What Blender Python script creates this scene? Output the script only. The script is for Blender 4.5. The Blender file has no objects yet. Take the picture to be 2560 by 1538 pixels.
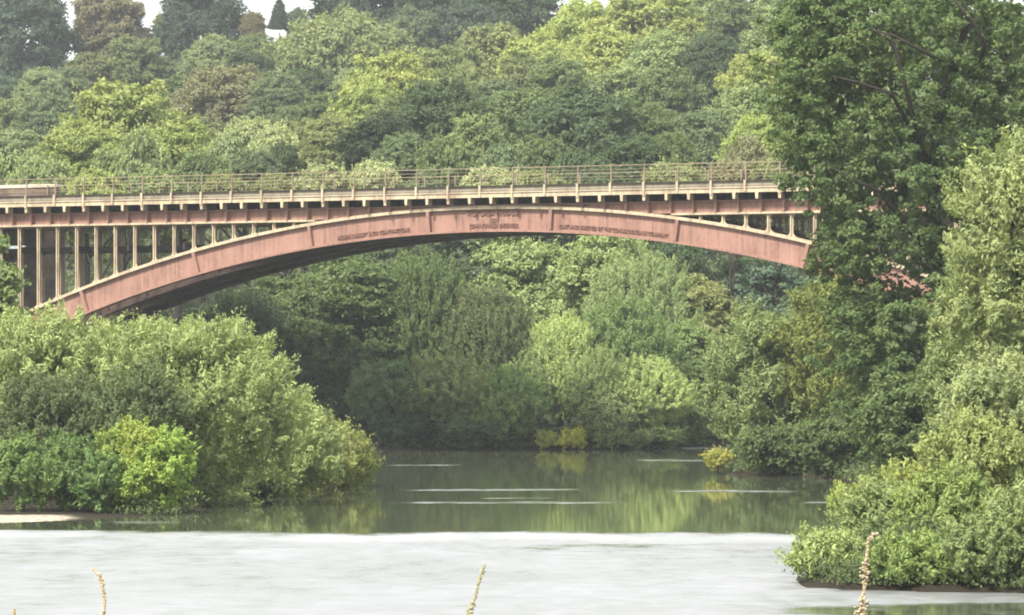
import bpy, bmesh, math, random
import numpy as np
from mathutils import Vector, Matrix

random.seed(7)
SC = bpy.context.scene
COL = SC.collection
# ------------------------------------------------------------------ camera numbers (measured from the photograph)
F, YH, CAMZ = 10720.0, 905.0, 4.6


def at(px, py, Y):
    """the world point seen at photograph position (px, py) at distance Y"""
    return Vector(((px - 1280.0) * Y / F, Y, CAMZ + (YH - py) * Y / F))


# ------------------------------------------------------------------ helpers
def tag(o, label=None, cat=None, group=None, kind=None):
    if label: o['label'] = label
    if cat: o['category'] = cat
    if group: o['group'] = group
    if kind: o['kind'] = kind
    return o


def empty(name, loc, rz=0.0):
    o = bpy.data.objects.new(name, None)
    o.empty_display_size = 0.3
    o.location = loc
    o.rotation_euler = (0, 0, rz)
    COL.objects.link(o)
    return o


def link(name, me, mat, parent=None):
    o = bpy.data.objects.new(name, me)
    if mat is not None and not me.materials:
        me.materials.append(mat)
    COL.objects.link(o)
    if parent is not None:
        o.parent = parent
    return o


def mesh_arrays(name, verts, quads, tint=None, smooth=False):
    me = bpy.data.meshes.new(name)
    n, m = len(verts), len(quads)
    me.vertices.add(n)
    me.vertices.foreach_set('co', np.asarray(verts, np.float32).ravel())
    k = quads.shape[1]
    me.loops.add(m * k)
    me.loops.foreach_set('vertex_index', np.asarray(quads, np.int32).ravel())
    me.polygons.add(m)
    me.polygons.foreach_set('loop_start', np.arange(0, m * k, k, dtype=np.int32))
    if tint is not None:
        a = me.attributes.new('tint', 'FLOAT', 'FACE')
        a.data.foreach_set('value', np.asarray(tint, np.float32))
    me.update()
    if smooth:
        me.polygons.foreach_set('use_smooth', np.ones(m, dtype=bool))
    return me


class MB:
    """collects boxes, prisms and tubes for one mesh object"""
    def __init__(s): s.v, s.f = [], []

    def poly(s, pts, faces):
        b = len(s.v)
        s.v += [tuple(p) for p in pts]
        s.f += [tuple(b + i for i in f) for f in faces]

    def box(s, x0, x1, y0, y1, z0, z1):
        s.poly([(x0, y0, z0), (x1, y0, z0), (x1, y1, z0), (x0, y1, z0), (x0, y0, z1), (x1, y0, z1), (x1, y1, z1), (x0, y1, z1)],
               [(0, 3, 2, 1), (4, 5, 6, 7), (0, 1, 5, 4), (1, 2, 6, 5), (2, 3, 7, 6), (3, 0, 4, 7)])

    def prism(s, outline, y0, y1):
        """an outline in x, z pushed through y (any outline; caps as n-gons)"""
        n = len(outline)
        s.poly([(x, y0, z) for x, z in outline] + [(x, y1, z) for x, z in outline],
               [tuple(range(n)), tuple(range(2 * n - 1, n - 1, -1))] + [(i, i + n, (i + 1) % n + n, (i + 1) % n) for i in range(n)])

    def band(s, lower, upper, y0, y1):
        """solid between two polylines in x, z"""
        n = len(lower)
        pts = []
        for (x, z), (x2, z2) in zip(lower, upper):
            pts += [(x, y0, z), (x2, y0, z2), (x2, y1, z2), (x, y1, z)]
        fs = []
        for i in range(n - 1):
            a, b = 4 * i, 4 * (i + 1)
            fs += [(a, b, b + 1, a + 1), (a + 1, b + 1, b + 2, a + 2), (a + 2, b + 2, b + 3, a + 3), (a + 3, b + 3, b, a)]
        fs += [(0, 1, 2, 3), (4 * n - 1, 4 * n - 2, 4 * n - 3, 4 * n - 4)]
        s.poly(pts, fs)

    def tube(s, pts, radii, n=6):
        pts = [Vector(p) for p in pts]
        b = len(s.v)
        for i, p in enumerate(pts):
            d = (pts[min(i + 1, len(pts) - 1)] - pts[max(i - 1, 0)]).normalized()
            u = d.cross(Vector((0.13, 0.97, 0.21))).normalized()
            w = d.cross(u)
            for k in range(n):
                t = 2 * math.pi * k / n
                s.v.append(tuple(p + (u * math.cos(t) + w * math.sin(t)) * radii[i]))
        for i in range(len(pts) - 1):
            for k in range(n):
                a, c = b + i * n + k, b + i * n + (k + 1) % n
                s.f.append((a, c, c + n, a + n))
        s.f.append(tuple(b + k for k in range(n))[::-1])
        s.f.append(tuple(b + (len(pts) - 1) * n + k for k in range(n)))

    def build(s, name, mat, parent=None, smooth=False):
        me = bpy.data.meshes.new(name)
        me.from_pydata(s.v, [], s.f)
        me.validate()
        bm = bmesh.new(); bm.from_mesh(me)
        bmesh.ops.recalc_face_normals(bm, faces=bm.faces)
        bm.to_mesh(me); bm.free()
        if smooth:
            for p in me.polygons: p.use_smooth = True
        return link(name, me, mat, parent)


# ------------------------------------------------------------------ materials
class NT:
    def __init__(s, mat):
        s.t = mat.node_tree
        s.t.nodes.clear()
        s.out = s.t.nodes.new('ShaderNodeOutputMaterial')

    def n(s, typ, **kw):
        nd = s.t.nodes.new('ShaderNode' + typ)
        for k, v in kw.items():
            if k.startswith('i_'):
                key = k[2:].replace('_', ' ')
                nd.inputs[key].default_value = v
            else:
                setattr(nd, k, v)
        return nd

    def l(s, a, b): s.t.links.new(a, b)

    def math(s, op, a, b=None):
        nd = s.n('Math', operation=op)
        for i, x in enumerate((a, b)):
            if x is None: continue
            if isinstance(x, (int, float)): nd.inputs[i].default_value = x
            else: s.l(x, nd.inputs[i])
        return nd.outputs[0]

    def ramp(s, fac, stops):
        nd = s.n('ValToRGB')
        e = nd.color_ramp.elements
        while len(e) < len(stops): e.new(0.5)
        for el, (p, c) in zip(e, stops):
            el.position = p
            el.color = (*c, 1) if len(c) == 3 else c
        s.l(fac, nd.inputs[0])
        return nd.outputs[0]


def new_mat(name):
    m = bpy.data.materials.new(name)
    m.use_nodes = True
    return m, NT(m)


def paint(name, c, c2, scale=1.2, rough=0.55, streak=0.35, bump=0.0):
    """weathered paint: broad fading, rain streaks running down, fine speckle"""
    m, g = new_mat(name)
    tc = g.n('TexCoord')
    n1 = g.n('TexNoise', i_Scale=scale, i_Detail=6.0, i_Roughness=0.6)
    g.l(tc.outputs['Object'], n1.inputs['Vector'])
    mp = g.n('Mapping')
    mp.inputs['Scale'].default_value = (7.0, 7.0, 0.5)
    g.l(tc.outputs['Object'], mp.inputs['Vector'])
    n2 = g.n('TexNoise', i_Scale=1.0, i_Detail=4.0)
    g.l(mp.outputs[0], n2.inputs['Vector'])
    f = g.math('ADD', g.math('MULTIPLY', n1.outputs[0], 1 - streak), g.math('MULTIPLY', n2.outputs[0], streak))
    base = g.ramp(f, [(0.38, c2), (0.54, c), (0.68, tuple(min(1, x * 1.15) for x in c))])
    n3 = g.n('TexNoise', i_Scale=4.5, i_Detail=8.0, i_Roughness=0.7)
    g.l(tc.outputs['Object'], n3.inputs['Vector'])
    grime = g.ramp(g.math('ADD', g.math('MULTIPLY', n3.outputs[0], 0.6), g.math('MULTIPLY', n2.outputs[0], 0.4)),
                   [(0.40, (0.62, 0.55, 0.50)), (0.50, (1.0, 1.0, 1.0))])
    mxg = g.n('MixRGB', blend_type='MULTIPLY')
    mxg.inputs[0].default_value = 0.5
    g.l(base, mxg.inputs[1]); g.l(grime, mxg.inputs[2])
    col = mxg.outputs[0]
    p = g.n('BsdfPrincipled', i_Roughness=rough)
    p.inputs['Specular IOR Level'].default_value = 0.3
    g.l(col, p.inputs['Base Color'])
    if bump:
        b = g.n('Bump', i_Strength=bump, i_Distance=0.02)
        g.l(n1.outputs[0], b.inputs['Height'])
        g.l(b.outputs[0], p.inputs['Normal'])
    g.l(p.outputs[0], g.out.inputs[0])
    return m


def leaf_mat():
    m, g = new_mat('leaves')
    oi = g.n('ObjectInfo')
    at_ = g.n('Attribute', attribute_name='tint')
    hsv = g.n('HueSaturation')
    g.l(oi.outputs['Color'], hsv.inputs['Color'])
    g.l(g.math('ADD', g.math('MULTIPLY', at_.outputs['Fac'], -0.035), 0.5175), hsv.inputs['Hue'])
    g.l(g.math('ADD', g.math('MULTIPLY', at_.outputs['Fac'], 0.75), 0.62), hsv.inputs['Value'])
    hsv.inputs['Saturation'].default_value = 0.96
    p = g.n('BsdfPrincipled', i_Roughness=0.6)
    p.inputs['Specular IOR Level'].default_value = 0.18
    g.l(hsv.outputs[0], p.inputs['Base Color'])
    t = g.n('BsdfTranslucent')
    mx = g.n('MixRGB', blend_type='MULTIPLY')
    mx.inputs[0].default_value = 1.0
    g.l(hsv.outputs[0], mx.inputs[1])
    mx.inputs[2].default_value = (1.35, 1.3, 0.7, 1)
    g.l(mx.outputs[0], t.inputs['Color'])
    ms = g.n('MixShader')
    ms.inputs[0].default_value = 0.3
    g.l(p.outputs[0], ms.inputs[1]); g.l(t.outputs[0], ms.inputs[2])
    g.l(ms.outputs[0], g.out.inputs[0])
    return m


def noisy(name, stops, scale, rough=0.9, bump=0.3, detail=8.0, dist=0.05):
    m, g = new_mat(name)
    tc = g.n('TexCoord')
    n1 = g.n('TexNoise', i_Scale=scale, i_Detail=detail, i_Roughness=0.65)
    g.l(tc.outputs['Object'], n1.inputs['Vector'])
    p = g.n('BsdfPrincipled', i_Roughness=rough)
    p.inputs['Specular IOR Level'].default_value = 0.2
    g.l(g.ramp(n1.outputs[0], stops), p.inputs['Base Color'])
    b = g.n('Bump', i_Strength=bump, i_Distance=dist)
    g.l(n1.outputs[0], b.inputs['Height'])
    g.l(b.outputs[0], p.inputs['Normal'])
    g.l(p.outputs[0], g.out.inputs[0])
    return m


def masonry_mat():
    m, g = new_mat('masonry')
    tc = g.n('TexCoord')
    mp = g.n('Mapping')
    mp.inputs['Rotation'].default_value = (math.radians(90), 0, 0)
    sx = g.n('SeparateXYZ')
    g.l(tc.outputs['Object'], sx.inputs[0])
    cx = g.n('CombineXYZ')
    g.l(g.math('ADD', sx.outputs[0], sx.outputs[1]), cx.inputs[0])
    g.l(sx.outputs[2], cx.inputs[1])
    br = g.n('TexBrick', i_Scale=1.0)
    br.inputs['Color1'].default_value = (0.12, 0.085, 0.062, 1)
    br.inputs['Color2'].default_value = (0.19, 0.15, 0.11, 1)
    br.inputs['Mortar'].default_value = (0.10, 0.085, 0.07, 1)
    br.inputs['Mortar Size'].default_value = 0.02
    br.inputs['Brick Width'].default_value = 0.75
    br.inputs['Row Height'].default_value = 0.36
    g.l(cx.outputs[0], br.inputs['Vector'])
    n1 = g.n('TexNoise', i_Scale=1.3, i_Detail=8.0)
    g.l(tc.outputs['Object'], n1.inputs['Vector'])
    mx = g.n('MixRGB', blend_type='MULTIPLY')
    mx.inputs[0].default_value = 0.8
    g.l(br.outputs[0], mx.inputs[1])
    g.l(g.ramp(n1.outputs[0], [(0.35, (0.45, 0.4, 0.36)), (0.65, (1.2, 1.15, 1.05))]), mx.inputs[2])
    p = g.n('BsdfPrincipled', i_Roughness=0.9)
    g.l(mx.outputs[0], p.inputs['Base Color'])
    b = g.n('Bump', i_Strength=0.6, i_Distance=0.05)
    g.l(br.outputs['Fac'], b.inputs['Height'])
    b.invert = True
    g.l(b.outputs[0], p.inputs['Normal'])
    g.l(p.outputs[0], g.out.inputs[0])
    return m


def water_mat():
    """calm water mirrors the trees; where 'ripple' is high the surface is broken by small waves"""
    m, g = new_mat('river_water')
    tc = g.n('TexCoord')
    at_ = g.n('Attribute', attribute_name='ripple')
    mp = g.n('Mapping'); mp.inputs['Scale'].default_value = (0.8, 0.55, 1)
    g.l(tc.outputs['Object'], mp.inputs['Vector'])
    ne = g.n('TexNoise', i_Scale=1.0, i_Detail=6.0, i_Roughness=0.65)
    g.l(mp.outputs[0], ne.inputs['Vector'])
    mp4 = g.n('Mapping'); mp4.inputs['Scale'].default_value = (0.10, 0.09, 1)
    g.l(tc.outputs['Object'], mp4.inputs['Vector'])
    nb = g.n('TexNoise', i_Scale=1.0, i_Detail=4.0, i_Roughness=0.6)
    g.l(mp4.outputs[0], nb.inputs['Vector'])
    r = g.math('ADD', at_.outputs['Fac'], g.math('MULTIPLY', g.math('SUBTRACT', ne.outputs[0], 0.5), 0.9))
    mr = g.n('MapRange')
    mr.interpolation_type = 'SMOOTHSTEP'
    mr.inputs[1].default_value = 0.15; mr.inputs[2].default_value = 0.85
    g.l(r, mr.inputs[0])
    br_ = g.n('MapRange')
    br_.inputs[1].default_value = 0.35; br_.inputs[2].default_value = 0.65
    br_.inputs[3].default_value = 0.58; br_.inputs[4].default_value = 1.0
    g.l(g.math('ADD', g.math('MULTIPLY', nb.outputs[0], 0.6), g.math('MULTIPLY', ne.outputs[0], 0.4)), br_.inputs[0])
    rip = g.math('MULTIPLY', mr.outputs[0], br_.outputs[0])
    # fine waves
    mp2 = g.n('Mapping'); mp2.inputs['Scale'].default_value = (0.7, 0.42, 1)
    g.l(tc.outputs['Object'], mp2.inputs['Vector'])
    n2 = g.n('TexNoise', i_Scale=2.2, i_Detail=5.0, i_Roughness=0.55)
    g.l(mp2.outputs[0], n2.inputs['Vector'])
    mp3 = g.n('Mapping'); mp3.inputs['Scale'].default_value = (0.5, 0.16, 1)
    g.l(tc.outputs['Object'], mp3.inputs['Vector'])
    n3 = g.n('TexNoise', i_Scale=1.0, i_Detail=3.0)
    g.l(mp3.outputs[0], n3.inputs['Vector'])
    b = g.n('Bump', i_Distance=0.08)
    g.l(g.math('ADD', g.math('MULTIPLY', rip, 0.55), 0.010), b.inputs['Strength'])
    g.l(n2.outputs[0], b.inputs['Height'])
    p = g.n('BsdfPrincipled')
    p.inputs['IOR'].default_value = 1.333
    p.inputs['Specular IOR Level'].default_value = 0.5
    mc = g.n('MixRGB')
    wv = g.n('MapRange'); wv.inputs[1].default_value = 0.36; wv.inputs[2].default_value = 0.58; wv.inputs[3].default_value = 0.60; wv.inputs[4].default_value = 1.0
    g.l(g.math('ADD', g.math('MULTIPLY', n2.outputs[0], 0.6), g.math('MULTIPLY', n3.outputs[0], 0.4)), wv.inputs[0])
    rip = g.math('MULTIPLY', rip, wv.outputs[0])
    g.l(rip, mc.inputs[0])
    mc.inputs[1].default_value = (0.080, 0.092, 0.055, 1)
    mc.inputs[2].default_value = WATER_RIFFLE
    fo = g.n('Attribute', attribute_name='foam')
    mf = g.n('MixRGB')
    g.l(g.math('MULTIPLY', fo.outputs['Fac'], mr.outputs[0]), mf.inputs[0])
    g.l(mc.outputs[0], mf.inputs[1]); mf.inputs[2].default_value = (0.42, 0.43, 0.43, 1)
    g.l(mf.outputs[0], p.inputs['Base Color'])
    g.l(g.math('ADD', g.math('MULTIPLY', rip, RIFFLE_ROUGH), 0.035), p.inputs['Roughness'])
    g.l(b.outputs[0], p.inputs['Normal'])
    g.l(p.outputs[0], g.out.inputs[0])
    return m


WATER_RIFFLE = (0.272, 0.278, 0.295, 1)  # whitened base colour carries the riffle's sky reflection as well as foam
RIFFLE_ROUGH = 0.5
M = {}
M['red'] = paint('red_oxide_paint', (0.292, 0.165, 0.128), (0.222, 0.122, 0.095), 0.9, streak=0.5)
M['letter'] = paint('letter_shade_paint', (0.212, 0.113, 0.087), (0.17, 0.09, 0.07), 2.0)  # darker than the rib red: shadows of the raised letters put into colour
M['buff'] = paint('buff_paint', (0.47, 0.39, 0.27), (0.33, 0.255, 0.18), 1.3)
M['grey'] = paint('grey_buff_paint', (0.27, 0.24, 0.18), (0.20, 0.17, 0.13), 1.3)
M['rail'] = paint('railing_paint', (0.28, 0.22, 0.155), (0.21, 0.16, 0.11), 1.5)
M['dark'] = paint('dark_iron', (0.055, 0.04, 0.036), (0.035, 0.027, 0.025), 1.0, rough=0.8)  # very dark colour shared by deck, bracing and kerb angle
M['shaded_red'] = paint('shaded_red_paint', (0.085, 0.055, 0.047), (0.05, 0.036, 0.032), 1.0, rough=0.8)  # red darkened for the rear ribs: shade under the deck put into colour
M['pipe'] = paint('pale_blue_pipe', (0.52, 0.60, 0.62), (0.44, 0.52, 0.54), 2.0)
M['ballast'] = noisy('ballast', [(0.3, (0.06, 0.055, 0.05)), (0.7, (0.20, 0.18, 0.16))], 9.0)
M['masonry'] = masonry_mat()
M['coping'] = noisy('coping_stone', [(0.3, (0.36, 0.32, 0.25)), (0.7, (0.56, 0.51, 0.42))], 2.5)
M['bark'] = noisy('bark', [(0.3, (0.018, 0.015, 0.012)), (0.7, (0.05, 0.042, 0.033))], 6.0)
M['leaf'] = leaf_mat()
M['seed'] = noisy('dry_seed', [(0.3, (0.30, 0.235, 0.15)), (0.7, (0.56, 0.48, 0.35))], 60.0, bump=0.2, dist=0.004)
M['seedgreen'] = noisy('green_seed', [(0.3, (0.20, 0.20, 0.12)), (0.7, (0.46, 0.44, 0.28))], 60.0, bump=0.2, dist=0.004)
M['stem'] = noisy('dry_stem', [(0.3, (0.28, 0.17, 0.09)), (0.7, (0.45, 0.33, 0.18))], 30.0, bump=0.1, dist=0.002)

# ------------------------------------------------------------------ ground, river
RIVER = np.array([(-300, 96), (-80, 112), (-40, 116), (-20, 120.6), (-15.2, 122.0), (-12.8, 124.2), (-11.2, 127.2), (-9.9, 128.8), (-9.6, 134), (-9.2, 142),
                  (-7.6, 152), (-6.2, 166), (-6.6, 180), (-9.5, 195), (-11.5, 208), (-11, 218), (-6.6, 224), (0, 225.5), (5, 226),
                  (8, 228), (11, 234), (22, 240), (40, 243), (90, 246), (200, 250), (200, 236), (90, 231), (40, 228), (22, 222), (14, 205),
                  (11.2, 190), (9.4, 180), (9.0, 175), (12.3, 171), (13.2, 160), (12.5, 145), (10.5, 128), (8.4, 112), (6.9, 98), (6.0, 88),
                  (6.5, 86.6), (9.0, 85.6), (14, 83.4), (40, 70), (120, 45), (300, 20), (300, -10), (60, 18), (0, 22), (-60, 22), (-300, 10)], float)


def inside_and_dist(px, py):
    P = RIVER
    Q = np.roll(P, -1, 0)
    ins = np.zeros(px.shape, bool)
    d = np.full(px.shape, 1e9)
    for (x1, y1), (x2, y2) in zip(P, Q):
        c = ((y1 > py) != (y2 > py)) & (px < (x2 - x1) * (py - y1) / ((y2 - y1) + 1e-12) + x1)
        ins ^= c
        dx, dy = x2 - x1, y2 - y1
        t = np.clip(((px - x1) * dx + (py - y1) * dy) / (dx * dx + dy * dy), 0, 1)
        d = np.minimum(d, np.hypot(px - x1 - t * dx, py - y1 - t * dy))
    return ins, d


A = math.radians(28)
BX, BY = (1221 - 1280) * 210 / F, 210.0


def smooth(a, b, x):
    t = np.clip((x - a) / (b - a), 0, 1)
    return t * t * (3 - 2 * t)


def bumps(x, y):
    return (np.sin(x * 0.11 + 1.3) * np.cos(y * 0.09) + 0.6 * np.sin(x * 0.31 + y * 0.23) + 0.4 * np.sin(x * 0.7 - y * 0.53 + 2)) * 0.5


def ground_z(x, y):
    x = np.atleast_1d(np.asarray(x, float)); y = np.atleast_1d(np.asarray(y, float))
    ins, d = inside_and_dist(x, y)
    z = np.where(ins, -0.12 - 1.3 * smooth(0, 6, d), 0.12 + 1.0 * smooth(0.0, 3.5, d) + 0.5 * smooth(3, 20, d))
    # shingle at the left water's edge stays low
    sh = np.exp(-(np.minimum(x + 14.0, 0) * 0) ** 2 - (np.maximum(x + 10.5, 0) / 1.6) ** 2 - ((y - 127) / 9.0) ** 4)
    z = np.where(ins, z, z * (1 - 0.9 * sh))
    hill = np.where(y < 242, 0, (y - 242) * 0.116)
    hill = np.minimum(hill, 36 + 0.02 * (y - 550)) * smooth(0, 14, d)
    z = z + np.where(ins, 0, hill + bumps(x, y) * 0.25 * smooth(4, 14, d) * (1 + 2 * smooth(240, 330, y)))
    rough_ = (np.sin(x * 2.3 + y * 1.1) + np.sin(x * 1.3 - y * 2.9 + 1) + np.sin(x * 4.1 + 0.7 * y)) * 0.07
    z = z + np.where(ins, 0, rough_ * smooth(-8.5, -6, x) * smooth(0.3, 1.2, d) * (1 - smooth(4, 9, d)))
    near = (1 - smooth(13, 24, y)) * (y < 40) * 1.4          # the bank the photographer stands on
    z = z + np.where(ins, 0, near)
    # railway embankment beyond the abutments
    lx = (x - BX) * math.cos(A) - (y - BY) * math.sin(A)
    ly = (x - BX) * math.sin(A) + (y - BY) * math.cos(A)
    e = np.clip(12.3 - np.maximum(np.abs(ly - 3.1) - 4.6, 0) * 0.6, 0, 12.3) * smooth(34, 47, np.abs(lx))
    z = np.where((e > z) & ~ins, e, z)
    return z


def axis(pieces):
    out = [pieces[0][0]]
    for a, b, st in pieces:
        n = max(1, round((b - a) / st))
        out += list(np.linspace(a, b, n + 1)[1:])
    return np.array(out)


gx = axis([(-3000, -400, 260), (-400, -90, 10), (-90, -28, 3), (-28, 28, 0.7), (28, 90, 3), (90, 400, 10), (400, 3000, 260)])
gy = axis([(-600, -20, 40), (-20, 70, 3), (70, 250, 0.8), (250, 600, 4), (600, 900, 20), (900, 4000, 300)])
GX, GY = np.meshgrid(gx, gy)
GZ = ground_z(GX.ravel(), GY.ravel())
nx, ny = len(gx), len(gy)
ii = np.arange(nx * ny).reshape(ny, nx)
quads = np.stack([ii[:-1, :-1], ii[:-1, 1:], ii[1:, 1:], ii[1:, :-1]], -1).reshape(-1, 4)


def ground_material():
    m, g = new_mat('ground_soil_and_shingle')
    tc = g.n('TexCoord')
    n1 = g.n('TexNoise', i_Scale=0.9, i_Detail=9.0, i_Roughness=0.7)
    g.l(tc.outputs['Object'], n1.inputs['Vector'])
    n2 = g.n('TexNoise', i_Scale=6.0, i_Detail=6.0, i_Roughness=0.7)
    g.l(tc.outputs['Object'], n2.inputs['Vector'])
    green = g.ramp(n1.outputs[0], [(0.3, (0.022, 0.020, 0.012)), (0.5, (0.045, 0.050, 0.020)), (0.7, (0.07, 0.09, 0.03))])
    stone = g.ramp(n2.outputs[0], [(0.35, (0.16, 0.12, 0.085)), (0.52, (0.42, 0.36, 0.28)), (0.7, (0.60, 0.54, 0.44))])
    at_ = g.n('Attribute', attribute_name='shingle')
    mx = g.n('MixRGB')
    f = g.math('ADD', at_.outputs['Fac'], g.math('MULTIPLY', g.math('SUBTRACT', n1.outputs[0], 0.5), 0.5))
    mr = g.n('MapRange'); mr.inputs[1].default_value = 0.4; mr.inputs[2].default_value = 0.6
    g.l(f, mr.inputs[0])
    g.l(mr.outputs[0], mx.inputs[0]); g.l(green, mx.inputs[1]); g.l(stone, mx.inputs[2])
    sz = g.n('SeparateXYZ'); g.l(tc.outputs['Object'], sz.inputs[0])
    mz = g.n('MapRange'); mz.inputs[1].default_value = 0.30; mz.inputs[2].default_value = 0.75; mz.inputs[3].default_value = 1.0; mz.inputs[4].default_value = 0.0
    g.l(sz.outputs[2], mz.inputs[0])
    mud_shade = g.n('MixRGB'); g.l(g.math('MULTIPLY', mz.outputs[0], g.math('SUBTRACT', 1.0, mr.outputs[0])), mud_shade.inputs[0]); g.l(mx.outputs[0], mud_shade.inputs[1]); mud_shade.inputs[2].default_value = (0.030, 0.024, 0.017, 1)  # wet mud, coloured darker still for the shade under the overhanging bank
    mx = mud_shade
    p = g.n('BsdfPrincipled', i_Roughness=0.95)
    p.inputs['Specular IOR Level'].default_value = 0.15
    g.l(mx.outputs[0], p.inputs['Base Color'])
    b = g.n('Bump', i_Strength=0.5, i_Distance=0.1)
    g.l(n2.outputs[0], b.inputs['Height']); g.l(b.outputs[0], p.inputs['Normal'])
    g.l(p.outputs[0], g.out.inputs[0])
    return m


me = mesh_arrays('ground', np.stack([GX.ravel(), GY.ravel(), GZ], 1), quads, smooth=True)
sa = me.attributes.new('shingle', 'FLOAT', 'POINT')
fx, fy = GX.ravel(), GY.ravel()
shv = 0.9 * np.exp(-(np.maximum(fx + 14.5, 0) / 2.2) ** 2 - ((fy - 123.6 - 0.75 * (fx + 15)) / 2.9) ** 4)
sa.data.foreach_set('value', shv.astype(np.float32))
tag(link('ground', me, ground_material()), kind='structure')

# the river surface
wx = axis([(-320, -30, 20), (-30, 22, 0.4), (22, 320, 20)])
wy = axis([(-15, 60, 15), (60, 240, 0.4), (240, 255, 5)])
WX, WY = np.meshgrid(wx, wy)
fx, fy = WX.ravel(), WY.ravel()
wob = 0.9 * np.sin(fx * 0.35 + 0.5) + 0.5 * np.sin(fx * 0.93 + 2) + 0.25 * np.sin(fx * 2.1)
edge = 115.3 + wob - 0.16 * fx
rip = smooth(0.7, -0.7, (fy - edge)) if False else 1 - smooth(-3.0, 2.6, fy - edge)
# a calmer tongue inside the riffle on the right, and one at the left shore
def ell(cx, cy, rx, ry, x=fx, y=fy):
    q = ((x - cx) / rx) ** 2 + ((y - cy) / ry) ** 2
    return 1 - smooth(0.6, 1.25, q)
rip = rip - 0.30 * ell(5.4, 104.5 , 6.6, 5.0) - 0.5 * ell(-15.0, 118.6, 7.0, 1.4) - 0.2 * ell(0.5, 107, 3.5, 2.0) - 0.7 * ell(10.5, 79.0, 6.0, 3.2)
streaks = [(1225, 980, 1500, 7), (1257, 930, 1610, 7), (1228, 1640, 2030, 8), (1256, 1990, 2120, 7), (1151, 1570, 1800, 7), (1120, 1680, 1870, 9),
           (1163, 940, 1180, 4), (1306, 250, 480, 8), (1246, 1180, 1400, 3)]
for py, xa, xb, th in streaks:
    Y = F * CAMZ / (py - YH)
    hw = th * 0.5 * Y * Y / (F * CAMZ)
    xa, xb = (xa - 1280) * Y / F, (xb - 1280) * Y / F
    rip = np.maximum(rip, 0.54 * (1 - smooth(0.15, 1.5, np.abs(fy - Y - 0.25 * wob) / hw)) * (1 - smooth(0.6, 1.12, np.abs(fx - (xa + xb) / 2) / ((xb - xa) / 2))))
ii = np.arange(len(wx) * len(wy)).reshape(len(wy), len(wx))
quads = np.stack([ii[:-1, :-1], ii[:-1, 1:], ii[1:, 1:], ii[1:, :-1]], -1).reshape(-1, 4)
me = mesh_arrays('river', np.stack([fx, fy, np.zeros_like(fx)], 1), quads, smooth=True)
sa = me.attributes.new('ripple', 'FLOAT', 'POINT')
sa.data.foreach_set('value', rip.astype(np.float32))
fv = 0.6 * np.exp(-((fy - edge + 3.2) / 2.6) ** 2) * (0.65 + 0.35 * np.sin(fx * 0.9 + 1) * np.sin(fx * 0.37 + fy * 0.5))
sa = me.attributes.new('foam', 'FLOAT', 'POINT')
sa.data.foreach_set('value', np.clip(fv, 0, 1).astype(np.float32))
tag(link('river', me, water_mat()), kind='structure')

# ------------------------------------------------------------------ the bridge (local x along the span, y away from the viewer)
bridge = tag(empty('arch_bridge', (BX, BY, 0), -A), 'iron arch railway bridge in faded red and cream paint spanning the river', 'bridge')
RS, RT = 73.2, 77.0


def cz(r): return 12.24 - RT if r > 75 else 10.97 - RS         # soffit and extrados have centres of their own


sof = lambda x: math.sqrt(RS * RS - x * x) + cz(RS)
top = lambda x: math.sqrt(RT * RT - x * x) + cz(RT)
HALF = 30.6
RIBS = [0.0, 1.95, 3.9, 5.85]
FW = 0.48                                     # flange width
WEB = 0.21                                    # web set back behind the flange edge
xs = np.linspace(-HALF, HALF, 81)


def arc(r, x): return (x, math.sqrt(r * r - x * x) + cz(r))


SEC = 61.0 / 9
PITCH = 1.1894
POSTS = [0.1 + PITCH * (k + 0.5) for k in range(-25, 25)]
POSTS = [x for x in POSTS if abs(x) < 29.6 and 11.62 - top(x) > 0.12]
BRK = [15.86 + PITCH * k for k in range(-39, 13)]


def fillet(mb, x, z, sx, sz, r, y0, y1):
    pts = [(x, z)] + [(x + sx * r * (1 - math.sin(t)), z + sz * r * (1 - math.cos(t))) for t in np.linspace(0, math.pi / 2, 5)]
    mb.prism(pts, y0, y1)


def spandrel(mb, X, y):
    zb, zt = top(X) - 0.03, 11.62
    w, dpt = 0.085, 0.13
    mb.box(X - w, X + w, y + FW / 2 - 0.03, y + FW / 2 + 0.03, zb, zt)
    mb.box(X - 0.03, X + 0.03, y + FW / 2 - dpt, y + FW / 2 - 0.0305, zb, zt)
    mb.box(X - 0.03, X + 0.03, y + FW / 2 + 0.0305, y + FW / 2 + dpt, zb, zt)
    h = zt - zb
    r = min(0.24, h * 0.32)
    for s in (-1, 1):                          # curved brackets top and bottom
        fillet(mb, X + s * w, zt, s, -1, r, y + FW / 2 - 0.028, y + FW / 2 + 0.028)
        zz = top(X + s * (w + r * 0.5)) + 0.0
        fillet(mb, X + s * w, max(zz - 0.02, zb), s, 1, r, y + FW / 2 - 0.028, y + FW / 2 + 0.028)


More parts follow.
